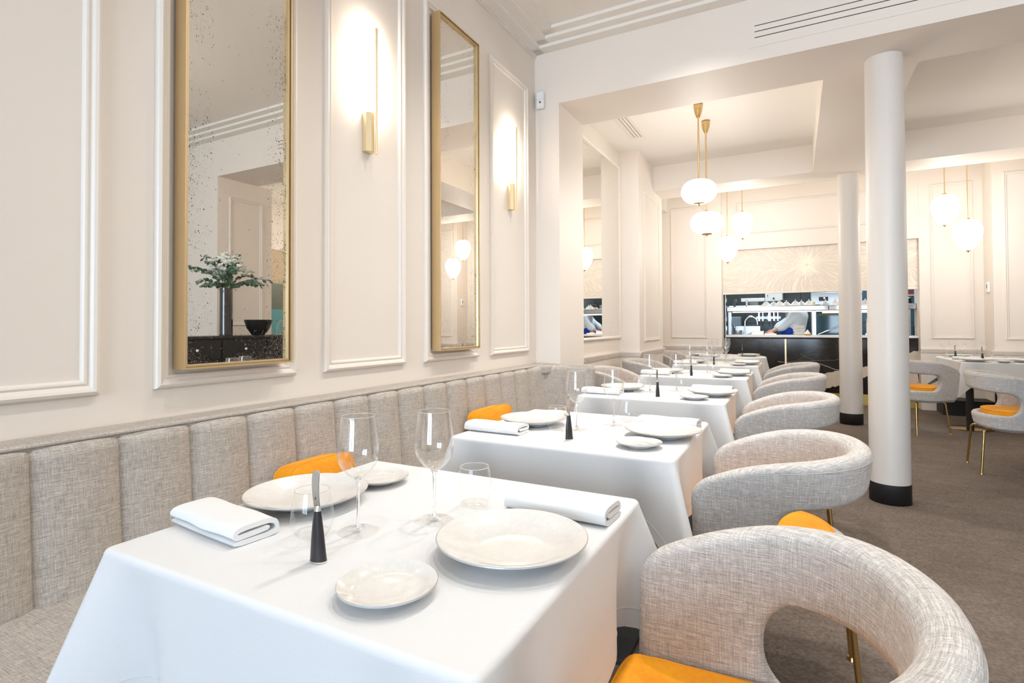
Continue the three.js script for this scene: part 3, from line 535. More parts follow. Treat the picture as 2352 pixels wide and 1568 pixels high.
function roundCloth(R, drop, seed) {
  const n = 128, rings = [], pos = [], uv = [], idx = [], r = rng(seed), p1 = r() * 6;
  for (const f of [0.001, 0.4, 0.8, 0.96]) rings.push((a) => [R * f, TOP]);
  for (let i = 0; i <= 5; i++) { const q = Math.PI / 2 * i / 5; rings.push(() => [R - 0.014 + 0.014 * Math.sin(q), TOP - 0.014 + 0.014 * Math.cos(q)]); }
  for (let j = 1; j <= 16; j++) rings.push((a) => { const v = drop * j / 16; return [R + v * (0.10 + 0.13 * Math.pow(0.5 + 0.5 * Math.sin(a * 9 + p1 + 0.4 * Math.sin(a * 3)), 2)), TOP - 0.014 - v]; });
  rings.forEach((f) => { for (let i = 0; i < n; i++) { const a = 2 * Math.PI * i / n, [q, y] = f(a); pos.push(q * Math.cos(a), y, -q * Math.sin(a)); uv.push(q * Math.cos(a), q * Math.sin(a)); } });
  for (let j = 0; j + 1 < rings.length; j++) for (let i = 0; i < n; i++) { const i2 = (i + 1) % n, A = j * n + i, B = j * n + i2, C = (j + 1) * n + i2, D = (j + 1) * n + i; idx.push(A, C, B, A, D, C); }
  const g = new THREE.BufferGeometry(); g.setAttribute('position', new THREE.Float32BufferAttribute(pos, 3)); g.setAttribute('uv', new THREE.Float32BufferAttribute(uv, 2)); g.setIndex(idx); g.computeVertexNormals();
  const nn = g.attributes.normal; if (nn.getY(n * 2) < 0) { const ix = g.index.array; for (let k = 0; k < ix.length; k += 3) { const t = ix[k]; ix[k] = ix[k + 1]; ix[k + 1] = t; } g.computeVertexNormals(); } return g;
}
function flipUp(g) { const nn = g.attributes.normal; let s = 0; for (let i = 300; i < 420; i++) s += nn.getY(i); if (s < 0) { const ix = g.index.array; for (let k = 0; k < ix.length; k += 3) { const t = ix[k]; ix[k] = ix[k + 1]; ix[k + 1] = t; } g.computeVertexNormals(); } return g; }
function diningTable(x, z, w, d, seed, tl, drop = 0.21, brassFoot = null) {
  const t = thing('dining_table', `dining table on black pedestal under a white cloth, ${tl}`, 'table', [x, 0, z], 0, 'clothed dining tables');
  mesh('tabletop', bx(-w / 2 + 0.02, w / 2 - 0.02, 0.715, 0.751, -d / 2 + 0.02, d / 2 - 0.02, 0.004), M.blackMatte, t);
  if (brassFoot) for (const [fx, fz] of brassFoot) { mesh('pedestal', cyl(0.035, 0.035, 0.71, fx, 0.012, fz), M.blackMatte, t); const f = lathe([[0.0001, 0.016], [0.05, 0.015], [0.19, 0.008], [0.20, 0.0006], [0.0001, 0.0006]], 48); f.translate(fx, 0, fz); mesh('foot_disc', f, M.brassDark, t); }
  else { mesh('pedestal', bx(-0.05, 0.05, 0.02, 0.72, -0.05, 0.05), M.blackMatte, t); mesh('base_plate', bx(-0.21, 0.21, 0.0006, 0.022, -0.21, 0.21, 0.004), M.blackMatte, t); }
  const c = thing('tablecloth', `white linen cloth with hanging corner folds, ${tl}`, 'tablecloth', [x, 0, z], 0, 'white tablecloths');
  mesh('cloth', flipUp(clothGeo(w, d, drop, seed)), M.cloth, c);
  const st = clothGeo(w, d, drop, seed, [0.83, 0.84], 0.0004).attributes.position, ring = []; for (let i = 0; i < st.count / 5; i++) ring.push(V(st.getX(i), st.getY(i), st.getZ(i)));
  mesh('hem_stitch', tube(ring, 0.0007, ring.length * 2, 5, true), M.cloth, c);
}
/* ---------- tableware ---------- */
const ware = {};
function plateGeo(R, H) {
  const o = [[0.0001, 0.0055], [R * 0.25, 0.0056], [R * 0.45, 0.0075], [R * 0.65, H * 0.45], [R * 0.85, H * 0.78], [R * 0.985, H]], rim = [[R * 0.985, H], [R, H - 0.0008], [R * 0.99, H - 0.0034]], u = [[R * 0.99, H - 0.0034], [R * 0.8, H * 0.5], [R * 0.58, 0.006], [R * 0.53, 0.0005], [R * 0.48, 0.0005], [R * 0.47, 0.003], [0.0001, 0.003]];
  const sm = (pts) => new THREE.CatmullRomCurve3(pts.map(([a, b]) => V(a, b, 0)), false, 'centripetal').getPoints(26).map((p) => [Math.max(0.0001, p.x), p.y]);
  return { top: planarUV(lathe(sm(o), 96)), rim: lathe(rim, 96), under: planarUV(lathe([...sm(u.slice(0, 3)), ...u.slice(3)], 96)) };
}
function planarUV(g) { const p = g.attributes.position, uv = g.attributes.uv; for (let i = 0; i < p.count; i++) uv.setXY(i, p.getX(i), p.getZ(i)); return g; }
const fixN = (g) => g; // lathes wind outwards for rising profiles; the path tracer draws both sides
function plate(R, H, name) {
  const key = name + R; return (x, z, label, group, turn = 0) => {
    if (ware[key]) return copyOf(ware[key], [x, TOP + 0.0008, z], turn, label, group);
    const t = ware[key] = thing(name, label, 'plate', [x, TOP + 0.0008, z], turn, group), g = plateGeo(R, H);
    mesh('plate_face', g.top, M.glaze, t); mesh('rim_edge', g.rim, M.glazeRim, t); mesh('underside', g.under, M.glaze, t); return t;
  };
}
const bigPlate = plate(0.136, 0.031, 'dinner_plate'), sidePlate = plate(0.076, 0.019, 'side_plate');
function wineGlass(x, z, label, group) {
  if (ware.wine) return copyOf(ware.wine, [x, TOP + 0.0006, z], 0, label, group);
  const t = ware.wine = thing('wine_glass', label, 'wine glass', [x, TOP + 0.0006, z], 0, group);
  const bowl = new THREE.CatmullRomCurve3([[0.0001, 0.1045], [0.010, 0.106], [0.024, 0.117], [0.036, 0.134], [0.0405, 0.152], [0.0395, 0.175], [0.0365, 0.200], [0.0335, 0.228]].map(([a, b]) => V(a, b, 0)), false, 'centripetal').getPoints(40).map((p) => [Math.max(p.x, 0.0001), p.y]);
  mesh('bowl', merge([lathe(bowl, 56), lathe(bowl.map(([a, b]) => [Math.max(0.0001, a - 0.0013), b + 0.0012 * (b < 0.13 ? 1 : 0)]), 56)]), M.glass, t);
  const rim = new THREE.TorusGeometry(0.0335, 0.0006, 6, 56); rim.rotateX(Math.PI / 2); rim.translate(0, 0.228, 0); mesh('rim', rim, M.glassSolid, t);
  mesh('stem', lathe([[0.0001, 0.109], [0.008, 0.1065], [0.0045, 0.099], [0.0032, 0.085], [0.003, 0.05], [0.0035, 0.02], [0.006, 0.010], [0.0085, 0.0062], [0.0001, 0.0062]], 40), M.glassSolid, t);
  mesh('foot', lathe([[0.0085, 0.0066], [0.014, 0.0052], [0.024, 0.0032], [0.039, 0.0014], [0.0400, 0.0008], [0.039, 0.0002], [0.0001, 0.0002]], 56), M.glass, t);
  return t;
}
function balloonGlass(x, z, label, group) {
  if (ware.ball) return copyOf(ware.ball, [x, TOP + 0.0006, z], 0, label, group);
  const t = ware.ball = thing('balloon_glass', label, 'wine glass', [x, TOP + 0.0006, z], 0, group);
  const bowl = new THREE.CatmullRomCurve3([[0.0001, 0.095], [0.012, 0.1], [0.036, 0.122], [0.048, 0.147], [0.046, 0.172], [0.036, 0.205]].map(([a, b]) => V(a, b, 0)), false, 'centripetal').getPoints(30).map((p) => [Math.max(p.x, 0.0001), p.y]);
  mesh('bowl', lathe(bowl, 40), M.glass, t);
  mesh('stem', lathe([[0.0001, 0.1], [0.009, 0.097], [0.0035, 0.086], [0.003, 0.02], [0.0001, 0.016]], 32), M.glassSolid, t);
  mesh('foot', lathe([[0.004, 0.016], [0.010, 0.006], [0.036, 0.001], [0.036, 0], [0.0001, 0]], 32), M.glass, t);
  return t;
}
function tumblerGeo(flutes) {
  const prof = new THREE.CatmullRomCurve3([[0.0001, 0.0005], [0.022, 0.0005], [0.032, 0.008], [0.0395, 0.028], [0.0395, 0.048], [0.036, 0.072], [0.0325, 0.091]].map(([a, b]) => V(a, b, 0)), false, 'centripetal').getPoints(28).map((p) => [Math.max(p.x, 0.0001), p.y]);
  const g = lathe(prof, 96); if (flutes) { const p = g.attributes.position; for (let i = 0; i < p.count; i++) { const a = Math.atan2(p.getZ(i), p.getX(i)), y = p.getY(i), k = 1 - 0.016 * Math.abs(Math.sin(a * 14)) * sstep(0.01, 0.03, y) * (1 - sstep(0.078, 0.084, y)); p.setX(i, p.getX(i) * k); p.setZ(i, p.getZ(i) * k); } g.computeVertexNormals(); }
  return g;
}
const tumG = [tumblerGeo(false), tumblerGeo(true)], tumBase = lathe([[0.0001, 0.0016], [0.0215, 0.0016], [0.029, 0.0075], [0.031, 0.011], [0.02, 0.0095], [0.0001, 0.009]], 48);
const tumRim = (() => { const t = new THREE.TorusGeometry(0.0325, 0.0006, 6, 56); t.rotateX(Math.PI / 2); t.translate(0, 0.091, 0); return t; })();
function tumbler(x, z, fl, label, group) {
  const k = 'tum' + fl; if (ware[k]) return copyOf(ware[k], [x, TOP + 0.0006, z], 0, label, group);
  const t = ware[k] = thing('water_tumbler', label, 'tumbler', [x, TOP + 0.0006, z], 0, group);
  mesh('wall', tumG[fl], M.glass, t); mesh('thick_base', tumBase, M.glass, t); mesh('rim', tumRim, M.glassSolid, t); return t;
}
function knife(x, z, turn, label, group) {
  if (ware.knife) return copyOf(ware.knife, [x, TOP + 0.0006, z], turn, label, group);
  const t = ware.knife = thing('table_knife', label, 'knife', [x, TOP + 0.0006, z], turn, group);
  // handle: oval section, flared foot, leaning a little; blade curves towards local -x
  const cx = (y) => -0.002 * Math.sin(y * 20) , hg = grid(28, 20, (u, v) => { const a = u * Math.PI * 2, y = 0.003 + 0.084 * v, rx = lerp(0.0155, 0.0066, Math.pow(v, 0.85)) + 0.0012 * Math.sin(v * Math.PI), rz = lerp(0.0105, 0.0052, v); return [cx(y) + rx * Math.cos(a), y, -rz * Math.sin(a)]; });
  mesh('handle', hg, M.handle, t);
  const cap = new THREE.CylinderGeometry(1, 1, 0.003, 32); cap.scale(0.0160, 1, 0.0110); cap.translate(0, 0.0016, 0); mesh('foot_cap', cap, M.blade, t);
  mesh('bolster', grid(24, 6, (u, v) => { const a = u * Math.PI * 2, y = 0.087 + 0.009 * v, rx = lerp(0.0068, 0.0055, v), rz = lerp(0.0054, 0.0022, v); return [-0.002 - 0.001 * v + rx * Math.cos(a), y, -rz * Math.sin(a)]; }), M.blade, t);
  const b = new THREE.Shape(); b.moveTo(0.003, 0.094); b.bezierCurveTo(0.001, 0.112, -0.001, 0.125, 0.0015, 0.150); b.bezierCurveTo(0.0016, 0.1565, -0.006, 0.158, -0.0105, 0.153); b.bezierCurveTo(-0.0145, 0.140, -0.0135, 0.115, -0.0085, 0.094); b.closePath();
  const bg = new THREE.ExtrudeGeometry(b, { depth: 0.0012, bevelEnabled: true, bevelSize: 0.0006, bevelThickness: 0.0004, bevelSegments: 1, curveSegments: 14 }); bg.translate(0, 0, -0.0006); mesh('blade', toCreasedNormals(bg, 0.5), M.blade, t);
  const mk = merge([bx(-0.0062, -0.0056, 0.105, 0.1105, 0.0006, 0.0013), bx(-0.0074, -0.0044, 0.1072, 0.1077, 0.0006, 0.0013), bx(-0.0070, -0.0066, 0.1085, 0.1098, 0.0006, 0.0013), bx(-0.0052, -0.0048, 0.1085, 0.1098, 0.0006, 0.0013)]);
  mesh('maker_mark', mk, M.slot, t); return t;
}
// folded napkin: one thick ribbon doubled back on itself, pushed out along x
const napkinGeo = (() => {
  const L = 0.235, th = 0.0046, c = [[-0.046, 0.0056], [0, 0.0052], [0.033, 0.0056], [0.043, 0.0085], [0.0465, 0.0150], [0.044, 0.0235], [0.034, 0.0285], [0.005, 0.0300], [-0.030, 0.0285], [-0.040, 0.0255], [-0.0425, 0.0205], [-0.039, 0.0165], [-0.025, 0.0160], [0.012, 0.0170], [0.030, 0.0185]];
  const cv = new THREE.CatmullRomCurve3(c.map(([a, b]) => V(a, b, 0)), false, 'centripetal').getPoints(90), o = [], n = cv.length;
  for (const s of [1, -1]) { const row = []; for (let i = 0; i < n; i++) { const a = cv[Math.max(0, i - 1)], b = cv[Math.min(n - 1, i + 1)], dx = b.x - a.x, dy = b.y - a.y, l = Math.hypot(dx, dy) || 1, e = Math.min(1, Math.sqrt(Math.min(i, n - 1 - i) / 2.2 + 0.12)); row.push([cv[i].x - dy / l * th * s * e, Math.max(0.0004, cv[i].y + dx / l * th * s * e)]); } o.push(...(s > 0 ? row : row.reverse())); }
  const m = o.length, NX = 12, pos = [], uv = [], idx = [];
  for (let k = 0; k <= NX; k++) { const x = lerp(-L / 2, L / 2, k / NX), pinch = 1 - 0.04 * Math.pow(2 * k / NX - 1, 2); o.forEach(([z, y], i) => { const wob = 0.0018 * Math.sin(k * 0.9 + i * 0.11); pos.push(x + (y - 0.015) * 0.35 * (k > NX / 2 ? -0.3 : 0.3), Math.max(0.0004, y * (1 + 0.03 * Math.sin(k * 0.8)) * (0.99 + 0.02 * pinch)), z * pinch + wob * (y > 0.012 ? 1 : 0)); uv.push(x, i / m * 0.25); }); }
  for (let k = 0; k < NX; k++) for (let i = 0; i < m; i++) { const j = (i + 1) % m, A = k * m + i, B = k * m + j, C = (k + 1) * m + j, D = (k + 1) * m + i; idx.push(A, D, C, A, C, B); }
  const g = new THREE.BufferGeometry(); g.setAttribute('position', new THREE.Float32BufferAttribute(pos, 3)); g.setAttribute('uv', new THREE.Float32BufferAttribute(uv, 2)); g.setIndex(idx); g.computeVertexNormals();
  // end faces: strip between the two ribbon edges
  const cap = (k) => { const q = [], half = m / 2; for (let i = 0; i < half - 1; i++) { const a = k * m + i, b = k * m + i + 1, c2 = k * m + (m - 1 - i), d = k * m + (m - 2 - i); q.push(a, b, d, a, d, c2); } const e = new THREE.BufferGeometry(); e.setAttribute('position', new THREE.Float32BufferAttribute(q.flatMap((i) => pos.slice(i * 3, i * 3 + 3)), 3)); e.computeVertexNormals(); return uvBox(e); };
  return merge([g, cap(0), cap(NX)]);
})();
function napkin(x, z, turn, label, group) {
  if (ware.nap) return copyOf(ware.nap, [x, TOP + 0.0006, z], turn, label, group);
  const m = mesh('folded_napkin', napkinGeo, M.napkin); m.position.set(x, TOP + 0.0006, z); m.rotation.y = turn; ware.nap = m; return tag(m, label, 'napkin', group);
}
/* ---------- the table row ---------- */
for (const [n, zc, zi] of TABLES) {
  const tl = `${ORD[n]} table from the kitchen`, G = 'place settings of the table row', s = (a, b) => `${a}, ${b} of the ${tl}`;
  diningTable(-0.731, zc, 0.812, 0.735, 100 + n, `the ${tl}`, n === 6 ? 0.24 : 0.21);
  const o = { 6: { g1: [-0.769, -0.800], g2: [-0.670, -0.918], ta: [-0.829, -0.740], tb: [-0.639, -1.026], k: [-0.732, -0.667], sf: [-0.962, -1.076], sn: [-0.552, -0.637], bn: [-0.455, -0.857], bf: [-1.0, -0.878] },
    5: { g1: [-0.757, -1.969], g2: [-0.656, -2.121], ta: [-0.822, -1.926], tb: [-0.625, -2.215], k: [-0.715, -1.784], sf: [-0.96, -2.205], sn: [-0.467, -1.787], bn: [-0.433, -1.990], bf: [-0.960, -2.0] },
    4: { g1: [-0.788, -3.285], g2: [-0.653, -3.399], ta: [-0.829, -3.195], tb: [-0.64, -3.50], k: [-0.692, -3.065], sf: [-0.96, -3.50], sn: [-0.495, -3.062], bn: [-0.428, -3.270], bf: [-0.962, -3.30] },
  }[n] ?? { g1: [-0.80, zi - 0.10], g2: [-0.667, zi - 0.15], ta: [-0.83, zi + 0.06], tb: [-0.635, zi - 0.235], k: [-0.74, zi + 0.20], sf: [-0.96, zi - 0.22], sn: [-0.51, zi + 0.21], bn: [-0.450, zi], bf: [-0.97, zi - 0.02] };
  const wallSide = n > 3 ? 'banquette side' : 'wall side';
  bigPlate(...o.bf, s('large cream coupe plate', wallSide), G); bigPlate(...o.bn, s('large cream coupe plate', 'aisle side'), G);
  sidePlate(...o.sf, s('small cream side plate', wallSide), G); sidePlate(...o.sn, s('small cream side plate', 'aisle side'), G);
  wineGlass(...o.g1, s('empty stemmed wine glass', wallSide), G); wineGlass(...o.g2, s('empty stemmed wine glass', 'aisle side'), G);
  tumbler(...o.ta, n === 6 ? 0 : 1, s('clear water tumbler', wallSide), G); tumbler(...o.tb, 1, s('fluted water tumbler', 'aisle side'), G);
  knife(...o.k, n === 6 ? 0.2 : n === 5 ? 1.0 : n === 4 ? 1.2 : 1.35 , `black handled knife standing upright on the ${tl}`, G);
  napkin(-1.025, zi + 0.168, Math.PI + (n === 6 ? -0.10 : 0.02), s('folded white napkin', wallSide), G);
  napkin(-0.455, zi - 0.232, Math.PI + 0.04, s('folded white napkin', 'aisle side'), G);
}
/* ---------- round table before the kitchen ---------- */
{
  const x = -0.83, z = -7.52, R = 0.50, G = 'place settings of the round table';
  const t = thing('round_table', 'round dining table under a white cloth before the kitchen counter', 'table', [x, 0, z], 0, 'clothed dining tables');
  mesh('tabletop', cyl(R - 0.02, R - 0.02, 0.035, 0, 0.716, 0, 64), M.blackMatte, t); mesh('pedestal', cyl(0.05, 0.05, 0.7, 0, 0.02, 0), M.blackMatte, t); mesh('base_plate', cyl(0.26, 0.26, 0.02, 0, 0.0006, 0, 48), M.blackMatte, t);
  const c = mesh('round_tablecloth', roundCloth(R, 0.21, 7), M.cloth); c.position.set(x, 0, z); tag(c, 'round white cloth with soft folds on the round table before the kitchen', 'tablecloth', 'white tablecloths');
  bigPlate(x - 0.30, z + 0.08, 'large cream coupe plate on the round table, wall side', G); bigPlate(x + 0.29, z - 0.06, 'large cream coupe plate on the round table, aisle side', G);
  wineGlass(x - 0.10, z + 0.16, 'empty stemmed wine glass on the round table beside the pilaster', G); wineGlass(x + 0.05, z + 0.22, 'empty stemmed wine glass on the round table beside the row of tables', G); wineGlass(x + 0.02, z - 0.18, 'empty stemmed wine glass on the round table beside the counter', G);
  tumbler(x - 0.02, z + 0.02, 1, 'fluted water tumbler in the middle of the round table', G);
  knife(x + 0.215, z - 0.03, 1.4, 'black handled knife standing upright on the round table', G);
  napkin(x - 0.14, z + 0.33, 0.3, 'folded white napkin on the round table', G);
}
/* ---------- side tables across the aisle ---------- */
{
  const G = 'place settings of the large side table';
  diningTable(1.96, -7.91, 0.80, 1.22, 31, 'the large side table', 0.24, [[-0.26, 0.26], [0.12, -0.26]]);
  for (const [i, [x, z]] of [[1.601, -8.203], [1.743, -8.169], [1.963, -8.42], [1.956, -7.902]].entries()) balloonGlass(x, z, ['balloon wine glass at the kitchen end of the large side table', 'balloon wine glass beside the first knife of the large side table', 'balloon wine glass at the banquette end of the large side table', 'balloon wine glass beside the second knife of the large side table'][i], G);
  knife(1.675, -8.10, 0.3, 'first black handled knife standing on the large side table, kitchen end', G); knife(1.80, -7.58, 0.2, 'second black handled knife standing on the large side table, aisle end', G);
  for (const [i, [x, z]] of [[1.59, -8.05], [1.80, -8.02], [1.88, -8.25], [2.12, -8.0]].entries()) tumbler(x, z, 1, ['fluted water tumbler at the kitchen end of the large side table', 'fluted water tumbler in the middle of the large side table', 'fluted water tumbler at the banquette end of the large side table', 'fluted water tumbler at the far corner of the large side table'][i], G);
  bigPlate(1.70, -7.43, 'large cream coupe plate before the tub chair at the large side table', G); bigPlate(2.14, -7.45, 'large cream coupe plate at the aisle edge of the large side table', G); bigPlate(1.75, -8.36, 'large cream coupe plate at the kitchen edge of the large side table', G);
  sidePlate(1.92, -7.36, 'small cream side plate at the aisle edge of the large side table', G); sidePlate(2.10, -8.2, 'small cream side plate at the banquette edge of the large side table', G);
  napkin(1.70, -7.80, 0.1, 'folded white napkin at the kitchen end of the large side table', G); napkin(1.98, -7.64, 0.25, 'folded white napkin in the middle of the large side table', G);
  diningTable(2.14, -5.6, 0.74, 0.74, 47, 'the small side table across the aisle');
}
/* ---------- kitchen pass: blind, counter, shelf ---------- */
const blindMap = canvasTex(2048, 560, (c, w, h) => {
  c.fillStyle = 'rgb(228,216,204)'; c.fillRect(0, 0, w, h);
  const r = rng(77), cx = w * 0.47, cy = h * 0.42, c2 = [w * 1.08, h * 0.55], c3 = [w * -0.12, h * 0.5];
  const dir = (x, y) => { let dx = x - cx, dy = (y - cy) * 1.15, d = Math.hypot(dx, dy) + 1, a = Math.atan2(dy, dx) + 0.55 * Math.sin(d / 170 + dy / 120) * sstep(120, 500, d); const e = Math.hypot(x - c2[0], y - c2[1]), k = sstep(500, 150, e) * 0.5; return a + k * Math.sin(y / 60) + 0.35 * sstep(350, 800, d) * Math.sin(x / 110 + y / 45); };
  c.lineCap = 'round'; c.lineJoin = 'round';
  for (let n = 0; n < 900; n++) {
    let x, y; if (n < 130) { const a = n / 130 * Math.PI * 2, q = 14 + r() * 18; x = cx + q * Math.cos(a); y = cy + q * Math.sin(a); } else { x = r() * w; y = r() * h; }
    const len = 40 + r() * 110, pts = [[x, y]]; for (let i = 0; i < len; i += 6) { const a = dir(x, y); x += 6 * Math.cos(a); y += 6 * Math.sin(a); pts.push([x, y]); }
    c.strokeStyle = n % 3 ? 'rgb(255,247,230)' : 'rgb(250,238,214)'; c.lineWidth = 2.6 + r() * 1.6; c.beginPath(); pts.forEach((p, i) => (i ? c.lineTo(...p) : c.moveTo(...p))); c.stroke();
    if (r() < 0.3) { c.lineWidth = 6.5; c.stroke(); c.strokeStyle = 'rgb(228,216,204)'; c.lineWidth = 2.6; c.stroke(); }
  }
});
{
  const b = thing('roller_blind', 'beige roller blind with radiating cream swirl pattern over the kitchen pass', 'blind', [-1.03, 1.655, -9.13]);
  const p = new THREE.PlaneGeometry(2.525, 0.69); p.translate(1.2625, 0.345, 0); mesh('blind_cloth', p, std({ map: blindMap, roughness: 0.7 }), b);
  mesh('back_cloth', bx(0, 2.525, 0, 0.69, -0.006, -0.002), M.wall, b);
  mesh('bottom_bar', bx(0, 2.525, -0.012, 0.008, -0.008, 0.006, 0.005), M.trim, b);
}
const marbleMap = canvasTex(2048, 800, (c, w, h) => {
  c.fillStyle = 'rgb(24,20,18)'; c.fillRect(0, 0, w, h); const r = rng(4);
  for (let i = 0; i < 900; i++) { const x = r() * w, y = r() * h, s = 10 + r() * 60; c.fillStyle = `rgba(${70 + r() * 50 | 0},${55 + r() * 35 | 0},${40 + r() * 25 | 0},${0.02 + r() * 0.06})`; c.beginPath(); c.ellipse(x, y, s, s * (0.3 + r()), r() * 3, 0, 7); c.fill(); }
  for (let i = 0; i < 500; i++) { let x = r() * w, y = r() * h, a = r() * 6; c.strokeStyle = `rgba(200,190,175,${0.05 + r() * 0.22})`; c.lineWidth = 0.6 + r() * 1.2; c.beginPath(); c.moveTo(x, y); for (let k = 0; k < 8; k++) { a += (r() - 0.5) * 1.8; x += Math.cos(a) * 9; y += Math.sin(a) * 9; c.lineTo(x, y); } c.stroke(); }
  const vein = (pts, lw, col) => { c.strokeStyle = col; c.lineWidth = lw; c.lineJoin = 'round'; c.beginPath(); pts.forEach((p, i) => (i ? c.lineTo(p[0] * w, p[1] * h) : c.moveTo(p[0] * w, p[1] * h))); c.stroke(); };
  for (let q = 0; q < 11; q++) { let x = 0.3 + r() * 0.7, y = 0.15 + r() * 0.7, a = (r() - 0.5) * 1.4; const o = [[x, y]]; for (let k = 0; k < 16; k++) { a += (r() - 0.5) * 0.7; x += 0.012 * Math.cos(a); y += 0.02 * Math.sin(a) + 0.003; o.push([x, y]); } vein(o, 1 + r() * 2.4, `rgba(225,215,200,${0.2 + r() * 0.35})`); }
  vein([[0.30, 0.44], [0.40, 0.47], [0.48, 0.43], [0.53, 0.47], [0.60, 0.56], [0.64, 0.58]], 7, 'rgba(225,215,200,0.8)');
  vein([[0.34, 0.45], [0.45, 0.41], [0.6, 0.39], [0.66, 0.33]], 3, 'rgba(225,215,200,0.6)');
  // broad pale band rising across the slab
  const up = [], lo = []; for (let k = 0; k <= 60; k++) { const t = k / 60, x = 0.52 + 0.5 * t, m = lerp(0.80, 0.30, Math.pow(t, 1.1)), hw = 0.10 + 0.03 * Math.sin(t * 9) + 0.025 * vn(k * 0.6, 3, 256, 256, 0); up.push([x * w, (m - hw) * h]); lo.push([x * w, (m + hw + 0.02 * vn(k * 0.9, 9, 256, 256, 1)) * h]); }
  c.fillStyle = 'rgb(206,194,178)'; c.beginPath(); up.forEach((p, i) => (i ? c.lineTo(...p) : c.moveTo(...p))); lo.reverse().forEach((p) => c.lineTo(...p)); c.closePath(); c.fill(); c.save(); c.clip();
  for (let i = 0; i < 700; i++) { let x = (0.5 + r() * 0.5) * w, y = r() * h, a = -0.5 + (r() - 0.5); c.strokeStyle = r() < 0.5 ? `rgba(120,105,90,${0.1 + r() * 0.35})` : 'rgba(245,236,222,0.4)'; c.lineWidth = 0.6 + r() * 2; c.beginPath(); c.moveTo(x, y); for (let k = 0; k < 6; k++) { a += (r() - 0.5) * 1.2; x += Math.cos(a) * 10; y += Math.sin(a) * 10; c.lineTo(x, y); } c.stroke(); }
  c.restore();
});
{
  const k = thing('kitchen_counter', 'black veined marble kitchen counter with brass plinth and pale stone top', 'counter', [0, 0, 0]);
  const marble = phy({ map: marbleMap, roughness: 0.12 });
  const slab = (x0, x1) => { const g = bx(x0, x1, 0.155, 0.945, -9.32, -9.2), p = g.attributes.position, uv = g.attributes.uv; for (let i = 0; i < p.count; i++) uv.setXY(i, (p.getX(i) + 1.0) / 2.5, (p.getY(i) - 0.155) / 0.79); return g; };
  mesh('marble_panel', slab(-0.985, -0.152), marble, k); mesh('marble_panel', slab(-0.128, 0.72), marble, k); mesh('marble_panel', slab(0.744, 1.499), marble, k);
  mesh('brass_strip', bx(-0.152, -0.128, 0.155, 0.945, -9.32, -9.192), M.paleBrass, k); mesh('brass_strip', bx(0.72, 0.744, 0.155, 0.945, -9.32, -9.192), M.paleBrass, k);
  mesh('brass_plinth', bx(-0.985, 1.499, 0.0006, 0.155, -9.30, -9.205), std({ color: rgb(0.60, 0.42, 0.12), metalness: 0.9, roughness: 0.38 }), k);
  mesh('shadow_strip', bx(-0.985, 1.499, 0.945, 0.968, -9.32, -9.19), M.blackMatte, k);  // dark strip standing in for the shade under the worktop edge
  mesh('worktop', bx(-0.985, 1.499, 0.968, 1.0, -9.75, -9.165, 0.005), std({ color: rgb(0.82, 0.80, 0.77), roughness: 0.3 }), k);
  mesh('back_panel', bx(-0.985, 1.499, 0.0006, 0.968, -9.70, -9.33), M.blackMatte, k);
  const f = thing('black_door_jamb', 'narrow black tiled jamb with steel edge beside the kitchen pass', 'jamb', [0, 0, 0]);
  for (let i = 0; i < 4; i++) mesh('tile', bx(-1.045, -0.995, 0.002 + i * 0.414, 0.410 + i * 0.414, -9.34, -9.19), M.blackMatte, f);
  mesh('steel_edge', bx(-0.995, -0.985, 0.0006, 1.655, -9.34, -9.185), M.steel, f);
  const s = thing('pass_shelf', 'stainless steel pass shelf above the kitchen counter', 'shelf', [0, 1.0, 0]);
  mesh('shelf_front', bx(-0.985, 0.44, 0.372, 0.455, -9.70, -9.27, 0.012), M.steel, s); mesh('shelf_front', bx(0.441, 1.499, 0.372, 0.455, -9.70, -9.27, 0.012), M.steel, s);
  for (const [x0, x1] of [[-0.965, -0.915], [0.222, 0.275], [1.39, 1.435]]) mesh('post', bx(x0, x1, 0.0006, 0.373, -9.36, -9.30, 0.004), M.steel, s);
  mesh('light_strip', bx(-0.90, 1.38, 0.358, 0.371, -9.36, -9.32), std({ color: 0xffffff, emissive: rgb(1, 0.97, 0.9), emissiveIntensity: 1.1 }), s);
  mesh('heat_lamp', bx(0.36, 1.30, 0.335, 0.357, -9.46, -9.38), std({ color: rgb(0.9, 0.6, 0.3), emissive: rgb(1, 0.55, 0.25), emissiveIntensity: 1.2 }), s);
  const l = new THREE.RectAreaLight(rgb(1, 0.94, 0.84), 5, 2.2, 0.05); l.position.set(0.24, 0.352, -9.40); l.rotation.x = -Math.PI / 2; l.name = 'pass_strip_light'; s.add(l);
}
